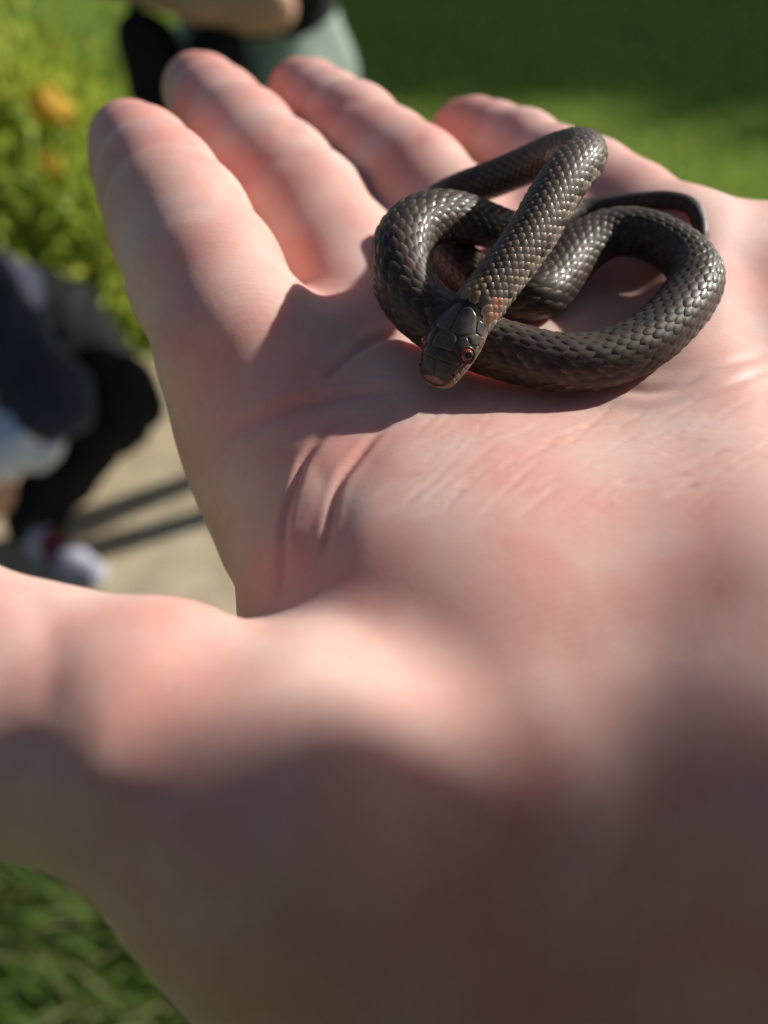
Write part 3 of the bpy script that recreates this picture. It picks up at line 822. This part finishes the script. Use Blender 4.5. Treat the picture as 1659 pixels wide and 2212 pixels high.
def bvh_of(V, F): return BVHTree.FromPolygons([tuple(v) for v in V], [tuple(f) for f in F])
bv = bvh_of(VB, FB)
cen = SV[:, 12, :]; nrm = cen - np.stack([np.interp(ms + 0.6, S, C[:, i]) for i in range(3)], 1); nrm /= np.linalg.norm(nrm, axis=1)[:, None]
vd = -cen / np.linalg.norm(cen, axis=1)[:, None]
score = (nrm * vd).sum(1) / cen[:, 2] ** 2
size = np.interp(ms, S, Rr) ** 2
score = score * size
for i in np.argsort(-score)[:1500]:
    if score[i] <= 0: continue
    o = cen[i] + nrm[i] * 0.5
    hit = bv.ray_cast(Vector(o), Vector(vd[i]))
    if hit[0] is not None: score[i] = -1
order = np.argsort(-score); own = set(order[:300].tolist())
SVw = c2w(SV) - ORG
rest = [i for i in range(len(ss)) if i not in own]
FA = np.array(SF)
for i in sorted(own):
    o = fast_mesh('scale', SVw[i], FA, M['scale'], snake); color_attr(o, vcol[i])
RV = SVw[rest].reshape(-1, 3); RF = (FA[None] + (np.arange(len(rest)) * NA * NB)[:, None, None]).reshape(-1, 4)
o = fast_mesh('scale_cover', RV, RF, M['scale'], snake); color_attr(o, vcol[rest].reshape(-1, 3)); tag(o, kind='stuff')
# belly scutes
bs = []; k = 0
sv = []; sf = []
s0 = 12.0 * HS
while s0 < LEN - 2:
    r = float(np.interp(s0, S, Rr)); st = r * 0.5
    A, Bq = np.meshgrid([0, 0.3, 0.8, 1.0], np.linspace(math.radians(118), math.radians(242), 9), indexing='ij')
    q = surf((s0 + A * st * 1.25).ravel(), Bq.ravel() - 2 * math.pi * (Bq.ravel() > math.pi), (0.02 + 0.05 * A * r / 3).ravel())
    b0 = k * 36
    sv.append(q); sf += [(b0 + i * 9 + j, b0 + i * 9 + j + 1, b0 + (i + 1) * 9 + j + 1, b0 + (i + 1) * 9 + j) for i in range(3) for j in range(8)]
    k += 1; s0 += st
o = snake_part('belly_scutes', np.concatenate(sv), sf, M['scale']); color_attr(o, np.tile([0.22, 0.13, 0.10], (k * 36, 1))); tag(o, kind='stuff')

# crown plates: outlines as (distance from snout, angle from the crown)
def plate(name, poly, col, lift=0.07, parent=None, mt=None, inset=0.975):
    poly = np.array(poly, float); poly[:, 0] *= HS
    cen_ = poly.mean(0); ring = []
    for i in range(len(poly)):
        a, b = poly[i], poly[(i + 1) % len(poly)]
        for t in np.linspace(0, 1, 4, endpoint=False): ring.append(a * (1 - t) + b * t)
    ring = np.array(ring)
    # round the corners slightly
    ring = 0.25 * np.roll(ring, 1, 0) + 0.5 * ring + 0.25 * np.roll(ring, -1, 0)
    n = len(ring); lev = ((1.0, 0.005), (inset, lift * 0.75), (0.84, lift), (0.55, lift * 1.12), (0.25, lift * 1.2))
    V = []; 
    for sc_, h in lev:
        q = cen_ + (ring - cen_) * sc_; V.append(surf(q[:, 0], q[:, 1], np.full(n, h)))
    V.append(surf(cen_[:1], cen_[1:], np.array([lift * 1.22])))
    V = np.concatenate(V); F = []
    for l in range(len(lev) - 1):
        for i in range(n):
            F.append((l * n + i, l * n + (i + 1) % n, (l + 1) * n + (i + 1) % n, (l + 1) * n + i))
    for i in range(n): F.append(((len(lev) - 1) * n + i, (len(lev) - 1) * n + (i + 1) % n, len(lev) * n))
    o = snake_part(name, V, F, mt or M['plate'], parent)
    color_attr(o, np.tile(np.array(col), (len(V), 1)) * (1 + 0.05 * rng.normal(size=(len(V), 1))))
    return o
GREY = (0.085, 0.074, 0.067); OLIVE = (0.088, 0.074, 0.056); DARK = (0.056, 0.044, 0.037)
for q in (1, -1):
    plate('parietal_plate', [(7.6, 0.03 * q), (8.0, 0.62 * q), (9.2, 0.85 * q), (11.6, 0.70 * q), (12.5, 0.30 * q), (11.9, 0.03 * q)], GREY)
    plate('brow_plate', [(4.9, 0.50 * q), (7.3, 0.44 * q), (7.9, 0.66 * q), (7.2, 0.90 * q), (5.2, 0.88 * q)], DARK, 0.10)
    plate('prefrontal_plate', [(3.3, 0.03 * q), (4.75, 0.03 * q), (4.85, 0.50 * q), (4.3, 0.95 * q), (3.4, 0.9 * q)], DARK)
    plate('internasal_plate', [(1.0, 0.03 * q), (3.2, 0.03 * q), (3.3, 0.85 * q), (1.5, 0.82 * q)], (0.075, 0.056, 0.042), 0.06)
    plate('temporal_plate', [(8.1, 0.72 * q), (9.3, 0.92 * q), (9.6, 1.28 * q), (8.0, 1.30 * q), (7.5, 0.98 * q)], GREY)
    plate('temporal_plate', [(9.4, 0.92 * q), (11.4, 0.78 * q), (11.7, 1.15 * q), (9.8, 1.28 * q)], (0.07, 0.065, 0.07))
    edges = [1.0, 1.9, 2.9, 4.0, 5.2, 6.6, 8.2, 10.0]
    for i in range(7):
        a, b = edges[i], edges[i + 1]
        top = 1.12 if i < 2 else 1.28
        plate('lip_plate', [(a + 0.04, top * q), (b - 0.04, (top + 0.02) * q), (b - 0.1, 1.72 * q), (a - 0.05, 1.72 * q)], (0.24 - 0.015 * i, 0.175 - 0.010 * i, 0.125 - 0.007 * i), 0.07)
    plate('nasal_plate', [(1.6, 0.86 * q), (3.2, 0.92 * q), (3.3, 1.12 * q), (1.9, 1.10 * q)], (0.11, 0.085, 0.065), 0.07)
    plate('preocular_plate', [(3.45, 0.98 * q), (4.35, 1.0 * q), (4.6, 1.25 * q), (3.5, 1.16 * q)], (0.10, 0.075, 0.06), 0.08)
    # eye
    e0 = surf(np.array([5.75 * HS]), np.array([1.06 * q]), np.array([-0.42]))[0]; e1 = surf(np.array([5.45 * HS]), np.array([1.02 * q]), np.array([1.0]))[0]
    ed = (e1 - e0) / np.linalg.norm(e1 - e0)
    V, F = uv_sphere(e0, 0.98, 14); eye = snake_part('eye', V, F, M['iris'])
    V, F = uv_sphere((0, 0, 0), 1.0, 14); V = np.array(V)
    V = V[:, :2] @ np.linalg.svd(ed[None])[2][1:] * 0.60 + V[:, 2:] * ed * 0.34 + e0 + ed * 0.70 + np.array([0.06, 0.10, 0])
    snake_part('pupil', V, F, M['pupil'], eye)
    # ring of lid skin
    R1, R2 = np.linalg.svd(ed[None])[2][1:]
    V = []; F = []
    for i in range(28):
        th = 2 * math.pi * i / 28; rd = R1 * math.cos(th) + R2 * math.sin(th)
        for j in range(8):
            p2 = 2 * math.pi * j / 8
            V.append(e0 + ed * (0.46 + 0.14 * math.sin(p2)) + rd * (0.96 + 0.15 * math.cos(p2)))
            F.append((i * 8 + j, i * 8 + (j + 1) % 8, ((i + 1) % 28) * 8 + (j + 1) % 8, ((i + 1) % 28) * 8 + j))
    o = snake_part('eyelid_ring', np.array(V), F, M['plate']); color_attr(o, np.tile([0.035, 0.026, 0.022], (len(V), 1)))
    n0 = surf(np.array([2.1 * HS]), np.array([0.98 * q]), np.array([0.03]))[0]
    V, F = uv_sphere(n0, 0.2, 8); snake_part('nostril', V, F, M['nostril'])
plate('frontal_plate', [(4.95, 0.0), (4.9, 0.46), (7.2, 0.40), (8.0, 0.0), (7.2, -0.40), (4.9, -0.46)], OLIVE, 0.07)
plate('snout_plate', [(0.25, 0.85), (0.75, 0.75), (0.95, 0.0), (0.75, -0.75), (0.25, -0.85), (0.14, 0.0)], (0.20, 0.105, 0.078), 0.02)

# ------------------------------------------------------------------ background people
# person squatting beside the path
def build_person(label, skin_cones, clothes, hair, eyes, k=0.02, vox=0.012):
    V, Q, _ = body_mesh(skin_cones, k, vox)
    p = fast_mesh('person', V, Q, M['skin_far']); tag(p, label, 'person')
    for nm, cones, kk, infl, mt, wr_, cut in clothes:
        V, Q, _ = body_mesh(cones, kk, 0.011, infl, wrinkle=wr_, cut=cut); fast_mesh(nm, V, Q, M[mt], p)
    if hair:
        V, Q, _ = body_mesh(hair, 0.02, 0.010, 0.004, wrinkle=0.003); fast_mesh('hair', V, Q, M['hair'], p)
    add_eyes(eyes, p)
    return p
hipL, hipR = np.array([-0.76, 1.70, 0.30]), np.array([-0.94, 1.66, 0.30])
kneeL, kneeR = np.array([-0.55, 1.42, 0.31]), np.array([-0.98, 1.24, 0.34])
ankL, ankR = np.array([-0.745, 1.29, 0.085]), np.array([-1.04, 1.40, 0.085])
chest = np.array([-0.84, 1.42, 0.56]); shL = np.array([-0.70, 1.38, 0.615]); shR = np.array([-0.98, 1.36, 0.62]); nk0 = np.array([-0.84, 1.36, 0.69])
elL = np.array([-0.575, 1.31, 0.385]); wrL = np.array([-0.715, 1.235, 0.305])
elR = np.array([-1.06, 1.25, 0.44]); wrR = np.array([-0.93, 1.15, 0.38])
hdc = np.array([-0.84, 1.29, 0.83])
for q_ in (chest, shL, shR, nk0, elL, hdc): q_ += np.array([-0.055, 0, -0.01])
wrL += np.array([-0.015, 0, 0]); kneeL += np.array([0.0, 0, -0.015])
hc2, hair2, eyes2 = head_cones(hdc, (0.25, -0.8, -0.5), (0, 0, 1), 0.9)
hand_l = hand_cones(wrL, (-0.15, -0.45, -0.85), (-0.6, 0.3, -0.2), 0.85, 0.2); hand_r = hand_cones(wrR, (0.35, 0.2, -0.75), (0.2, 0.5, 0.2), 0.8, 0.2, -1)
legs2 = [(hipL, 0.09, kneeL, 0.07), (kneeL, 0.062, ankL, 0.042), (hipR, 0.085, kneeR, 0.062), (kneeR, 0.060, ankR, 0.040), (hipL, 0.10, hipR, 0.10)]
tors2 = [((hipL + hipR) / 2 + [0, 0, .05], 0.115, chest, 0.115), (shL, 0.06, shR, 0.06), (chest, 0.1, nk0, 0.05), (hdc - [0, 0, .06], 0.042, nk0, 0.045)]
arms2 = [(shL, 0.05, elL, 0.040), (elL, 0.038, wrL, 0.026), (shR, 0.05, elR, 0.040), (elR, 0.038, wrR, 0.026)]
sq = build_person('person squatting on the sandy path in navy jacket and black trousers', hc2 + hand_l + hand_r + legs2 + tors2 + arms2, [
    ('jacket', [((hipL + hipR) / 2 + [0, 0, .03], 0.125, chest, 0.12), (shL, 0.065, shR, 0.065), (chest, 0.105, nk0, 0.06),
                (shL, 0.07, elL, 0.062), (elL, 0.056, wrL * 0.25 + elL * 0.75, 0.05), (shR, 0.065, elR, 0.055), (elR, 0.052, wrR * 0.8 + elR * 0.2, 0.045)], 0.03, 0.011, 'navy', 0.006, None),
    ('trousers', legs2, 0.04, 0.018, 'black', 0.006, None),
    ('cuff', [(wrL * 0.35 + elL * 0.65, 0.046, wrL, 0.046), (wrL * 0.35 + elL * 0.65 + [0.02, -0.01, -0.035], 0.03, wrL * 0.6 + elL * 0.4 + [0.01, -0.02, -0.03], 0.03)], 0.012, 0.010, 'lilac', 0.006, None),
    ('cuff', [(wrR * 0.72 + elR * 0.28, 0.044, wrR, 0.040)], 0.012, 0.010, 'lilac', 0.006, None),
], hair2, eyes2)
def sneaker(heel, d, parent, sc=1.0):
    heel = np.array(heel, float); d = np.array(d, float) / np.linalg.norm(d)
    V, Q, _ = body_mesh(shoe_cones(heel, d, sc), 0.02, 0.006, cut=[((0, 0, 0.022), (0, 0, -1))]); u = fast_mesh('shoe', V, Q, M['shoe_mauve'], parent)
    V, Q, _ = body_mesh(shoe_cones(heel, d, sc), 0.02, 0.006, 0.004, cut=[((0, 0, 0.010), (0, 0, -1)), ((0, 0, 0.030), (0, 0, 1))]); fast_mesh('sole', V, Q, M['shoe_white'], u)
    a = heel + d * 0.075 * sc
    V, Q, _ = body_mesh(shoe_cones(heel, d, sc), 0.02, 0.006, 0.002, cut=[(a - d * 0.022 * sc, -d), (a + d * 0.018 * sc, d), ((0, 0, 0.024), (0, 0, -1))]); fast_mesh('stripe', V, Q, M['shoe_red'], u)
    return u
sneaker((-0.74, 1.262, 0.0), (0.75, -0.42, 0), sq, 0.9)
sneaker((-1.05, 1.42, 0.0), (0.2, -0.9, 0), sq, 1.0)

# person standing behind the fingers
hp = np.array([-0.20, 1.55, 0.88]); fL = (-0.25, 1.45, 0); fR = (-0.17, 1.66, 0)
nk = np.array([-0.20, 1.59, 1.36]); sL = np.array([-0.37, 1.58, 1.32]); sR = np.array([-0.03, 1.60, 1.32])
eL = np.array([-0.43, 1.47, 1.06]); eR = np.array([0.04, 1.52, 1.10]); wL = np.array([-0.27, 1.37, 1.035]); wR = np.array([-0.12, 1.40, 1.12])
hd = np.array([-0.20, 1.55, 1.53])
hc3, hair3, eyes3 = head_cones(hd, (0.1, -0.8, -0.45), (0, 0, 1), 0.95)
legs3 = legs(hp, fL, fR, -0.01, 0.82)
tors3 = [(hp, 0.11, nk - [0, 0, .12], 0.1), (sL, 0.05, sR, 0.05), (nk - [0, 0, .1], 0.09, nk, 0.045), (hd - [0, 0, .06], 0.042, nk, 0.045)]
arms3 = [(sL, 0.048, eL, 0.038), (eL, 0.038, wL, 0.027), (sR, 0.048, eR, 0.038), (eR, 0.038, wR, 0.027)]
hands3 = hand_cones(wL, (0.9, -0.1, -0.1), (0, 0.9, 0.3), 0.9, 0.2, -1) + hand_cones(wR, (-0.9, -0.15, 0.0), (0, 0.3, 1), 0.85, 0.2, 1)
std = build_person('person standing on the path in sage green shorts, bare forearms folded', hc3 + legs3 + tors3 + arms3 + hands3, [
    ('shirt', [(hp + [0, 0, .10], 0.115, nk - [0, 0, .12], 0.11), (sL, 0.055, sR, 0.055), (nk - [0, 0, .1], 0.095, nk - [0, 0, .02], 0.06), (sL, 0.056, sL * 0.45 + eL * 0.55, 0.052), (sR, 0.056, sR * 0.45 + eR * 0.55, 0.052)], 0.03, 0.008, 'black', 0.002, None),
    ('shorts', [(hp + [0, 0, .07], 0.112, hp, 0.12), (hp + [-.07, 0, 0], 0.08, hp + [-.07, 0.0, -.30], 0.085), (hp + [.06, 0, 0], 0.08, hp + [.06, 0.01, -.30], 0.085)], 0.04, 0.012, 'sage', 0.003, None),
], hair3, eyes3)
for hh_ in ((-0.255, 1.48, 0.0), (-0.165, 1.69, 0.0)):
    V, Q, _ = body_mesh(shoe_cones(hh_, (0, -1, 0), 0.95), 0.02, 0.009, cut=[((0, 0, 0.01), (0, 0, -1))]); fast_mesh('shoe', V, Q, M['shoe_dark'], std)
bag = bpy.data.objects.new('shoulder_bag', None); link(bag); bag.location = (-0.38, 1.44, 0.78); bpy.context.view_layer.update()
tag(bag, 'black cloth bag hanging at the hip of the person in sage shorts', 'bag')
bo = np.array(bag.location)
V, Q, _ = body_mesh([((-0.36, 1.42, 0.965), 0.045, (-0.33, 1.42, 0.80), 0.06), ((-0.25, 1.40, 0.955), 0.045, (-0.24, 1.40, 0.80), 0.055)], 0.03, 0.009, wrinkle=0.002); fast_mesh('bag_body', V - bo, Q, M['black'], bag)
V, Q, _ = body_mesh([((-0.38, 1.42, 0.97), 0.011, (-0.33, 1.435, 1.14), 0.011), ((-0.33, 1.435, 1.14), 0.011, (-0.15, 1.48, 1.37), 0.011), ((-0.15, 1.48, 1.37), 0.011, (-0.11, 1.60, 1.40), 0.011)], 0.006, 0.006); fast_mesh('strap', V - bo, Q, M['black'], bag)

# ------------------------------------------------------------------ plants
def leaf_cloud(name, pts, dirs, size, cols, mt, parent, aspect=0.45, fold=0.15):
    n = len(pts)
    d = dirs / np.linalg.norm(dirs, axis=1)[:, None]
    s = np.cross(d, rng.normal(size=(n, 3))); s /= np.linalg.norm(s, axis=1)[:, None]
    u = np.cross(s, d)
    size = np.asarray(size)[:, None]
    prof_ = [(0, 0, 0), (0.35, -1, fold), (0.35, 1, fold), (0.75, -0.7, 0.1), (0.75, 0.7, 0.1), (1.0, 0, -0.12)]
    V = np.stack([pts + size * (d * a + s * b * aspect * 0.5 + u * c) for a, b, c in prof_], 1)
    mid = np.stack([pts + size * (d * a) for a in (0.35, 0.75)], 1)
    V = np.concatenate([V, mid], 1)      # 8 verts
    base = np.arange(n)[:, None] * 8
    F = np.concatenate([base + np.array(f) for f in ((0, 6, 1), (0, 2, 6), (1, 6, 7), (1, 7, 3), (6, 2, 4), (6, 4, 7), (3, 7, 5), (7, 4, 5))])
    o = fast_mesh(name, V.reshape(-1, 3), F, mt, parent, smooth=False)
    color_attr(o, np.repeat(cols, 8, 0)); return o
def tube(pts, r0, r1, n=7):
    pts = np.array(pts, float); V = []; F = []
    for i, p in enumerate(pts):
        t = pts[min(i + 1, len(pts) - 1)] - pts[max(i - 1, 0)]; t /= np.linalg.norm(t)
        a = np.cross(t, (0.3, 0.9, 0.1)); a /= np.linalg.norm(a); b = np.cross(t, a); r = r0 + (r1 - r0) * i / (len(pts) - 1)
        for j in range(n):
            th = 2 * math.pi * j / n; V.append(p + r * (a * math.cos(th) + b * math.sin(th)))
    for i in range(len(pts) - 1):
        for j in range(n): F.append((i * n + j, i * n + (j + 1) % n, (i + 1) * n + (j + 1) % n, (i + 1) * n + j))
    F.append(tuple(range(n))); F.append(tuple((len(pts) - 1) * n + j for j in range(n)))
    return V, F
def shrub(c, rad, h, nl, label, nflow):
    c = np.array(c, float); e = bpy.data.objects.new('flowering_shrub', None); link(e); e.location = c; bpy.context.view_layer.update()
    tag(e, label, 'shrub', 'yellow flowering shrubs beside the path')
    clumps = []
    for i in range(26):
        q = rng.normal(size=3); q /= np.linalg.norm(q); q[2] = abs(q[2]) * 1.0
        rr = rng.uniform(0.55, 0.95)
        clumps.append(np.array([q[0] * rad * rr, q[1] * rad * rr, 0.12 + q[2] * (h - 0.12) * rr]))
    clumps = np.array(clumps)
    for i in range(9):
        t = clumps[i * 2]; V, F = tube([(0.05 * rng.normal(), 0.05 * rng.normal(), -0.01), t * 0.5 * [1, 1, 0.9], t], 0.012, 0.004); mesh_obj('stem', V, F, M['bark'], e)
    k = rng.integers(0, len(clumps), nl); off = rng.normal(size=(nl, 3)) * 0.085
    pts = clumps[k] + off; pts[:, 2] = np.clip(pts[:, 2], 0.03, None)
    dirs = off + 0.06 * rng.normal(size=(nl, 3)) + [0, 0, 0.05]
    tone = rng.random((len(clumps), 1))[k]
    cols = np.array([0.27, 0.40, 0.045]) * (1 - tone) + np.array([0.62, 0.64, 0.10]) * tone
    cols = cols * (0.55 + 0.75 * rng.random((nl, 1)))
    leaf_cloud('foliage', pts, dirs, rng.uniform(0.035, 0.075, nl), cols, M['leaf_shrub'], e)
    for i in range(nflow):
        a = clumps[rng.integers(0, len(clumps))]; d = a / np.linalg.norm(a); q = a + d * rng.uniform(0.08, 0.15) + rng.normal(size=3) * 0.05
        if nflow > 10 and i < 6:      # heads in tight clusters on the side of the path
            a = np.array([(0.433, -0.42, 0.42), (0.443, -0.36, 0.55)][i // 3]); d = a * [1, 1, 0.5] / np.linalg.norm(a * [1, 1, 0.5]); q = a + rng.normal(size=3) * 0.022
        V = [tuple(q)]; F = []
        for ring_, (rr, zz) in enumerate(((0.014, 0.008), (0.036, 0.005), (0.046, -0.012))):
            for j in range(10):
                th = 2 * math.pi * j / 10; r2 = rr * (1.0 if j % 2 else 0.72)
                ax = np.cross(d, (0.2, 0.3, 0.9)); ax /= np.linalg.norm(ax); by = np.cross(d, ax)
                V.append(tuple(q + ax * r2 * math.cos(th) + by * r2 * math.sin(th) + d * zz))
        for j in range(10): F.append((0, 1 + j, 1 + (j + 1) % 10))
        for rg in range(2):
            for j in range(10): F.append((1 + rg * 10 + j, 11 + rg * 10 + j, 11 + rg * 10 + (j + 1) % 10, 1 + rg * 10 + (j + 1) % 10))
        mesh_obj('flower', V, F, M['petal'], e)
    return e
sh1 = shrub((-1.33, 2.72, 0), 0.52, 0.72, 5200, 'yellow green shrub with orange flowers behind the squatting person', 16)
shrub((-0.84, 2.33, 0), 0.30, 0.36, 2400, 'low yellow green shrub spreading to the edge of the sandy path', 3)

# tree off to the right whose crown shades the lawn
def tree(c, crown, rad, label):
    c = np.array(c, float); e = bpy.data.objects.new('broadleaf_tree', None); link(e); e.location = c; bpy.context.view_layer.update()
    tag(e, label, 'tree')
    V, F = tube([(0, 0, -0.05), (0.05, 0, 1.2), (0.0, 0.1, 2.6), (0.1, 0, crown * 1.0), (0.1, 0.1, crown + rad * 0.6)], 0.34, 0.08, 14); tr = mesh_obj('trunk', V, F, M['bark'], e)
    lob = []
    for i in range(64):
        q = rng.normal(size=3); q /= np.linalg.norm(q); rr = rad * rng.uniform(0.25, 0.82)
        lob.append(np.array([q[0] * rr, q[1] * rr, crown + q[2] * rr * 0.8]))
    lob = np.array(lob)
    for i in range(12):
        t = lob[i]; V, F = tube([(0.05, 0.05, crown * 0.62 + i * 0.08), (t[0] * 0.45, t[1] * 0.45, crown * 0.45 + t[2] * 0.5), t], 0.09, 0.025); mesh_obj('limb', V, F, M['bark'], tr)
    n = 27000; k = rng.integers(0, len(lob), n); off = rng.normal(size=(n, 3)); off /= np.linalg.norm(off, axis=1)[:, None]; off *= (rng.random((n, 1)) ** 0.4) * 0.95
    cols = np.array([0.04, 0.09, 0.02]) * (0.6 + 0.9 * rng.random((n, 1)))
    leaf_cloud('crown', lob[k] + off, off + rng.normal(size=(n, 3)) * 0.5, rng.uniform(0.22, 0.42, n), cols, M['leaf_tree'], e, 0.7)
tree((12.55, 12.25, 0), 5.0, 3.3, 'tall broadleaf tree beyond the lawn, casting the wide dark shade')

# ------------------------------------------------------------------ grass
def grass(name, X, Y, hmin, hmax, wd, lean, cA, cB, label, straw=0.0):
    n = len(X); h = rng.uniform(hmin, hmax, n); an = rng.uniform(0, 2 * math.pi, n); ln = lean * rng.random(n) * h
    dx, dy = np.cos(an), np.sin(an); w = wd * rng.uniform(0.7, 1.3, n)
    sx, sy = -dy * w, dx * w
    z0 = np.full(n, -0.003)
    V = np.stack([np.stack([X - sx, Y - sy, z0], 1), np.stack([X + sx, Y + sy, z0], 1),
                  np.stack([X - sx * 0.7 + dx * ln * 0.35, Y - sy * 0.7 + dy * ln * 0.35, h * 0.6], 1), np.stack([X + sx * 0.7 + dx * ln * 0.35, Y + sy * 0.7 + dy * ln * 0.35, h * 0.6], 1),
                  np.stack([X + dx * ln, Y + dy * ln, h], 1)], 1)
    b = np.arange(n)[:, None] * 5
    F = np.concatenate([b + np.array(f) for f in ((0, 1, 3), (0, 3, 2), (2, 3, 4))])
    o = fast_mesh(name, V.reshape(-1, 3), F, M['grass'], None, False)
    t = np.clip(0.45 * rng.random((n, 1)) + 0.28 + 0.3 * (np.sin(X * 3.1 + 1.7 * np.sin(Y * 2.3)) * np.sin(Y * 2.7 + X))[:, None], 0, 1); cols = np.array(cA) * (1 - t) + np.array(cB) * t
    st = rng.random((n, 1)) < straw; cols = np.where(st, np.array([0.30, 0.27, 0.13]), cols)
    color_attr(o, np.repeat(cols, 5, 0)); tag(o, label, 'grass', kind='stuff')
n = 90000
Y = 2.0 + 7.5 * rng.random(n) ** 1.4; X = -0.62 * Y - 0.5 + rng.random(n) * (1.24 * Y + 1.0)
k_ = (Y > 2.12) | (rng.random(n) < 0.3)
grass('lawn_grass', X[k_], Y[k_], 0.012, 0.032, 0.0032, 0.9, (0.25, 0.40, 0.045), (0.45, 0.56, 0.10), 'short mown grass of the lawn beyond the path')
n = 26000
X = rng.uniform(-1.3, 1.0, n); Y = rng.uniform(-0.35, 0.80, n) + 0.03 * np.sin(X * 5)
grass('tall_grass', X, Y, 0.05, 0.16, 0.0030, 1.1, (0.08, 0.17, 0.02), (0.19, 0.27, 0.06), 'longer grass with straw beneath the wrist before the path', 0.16)
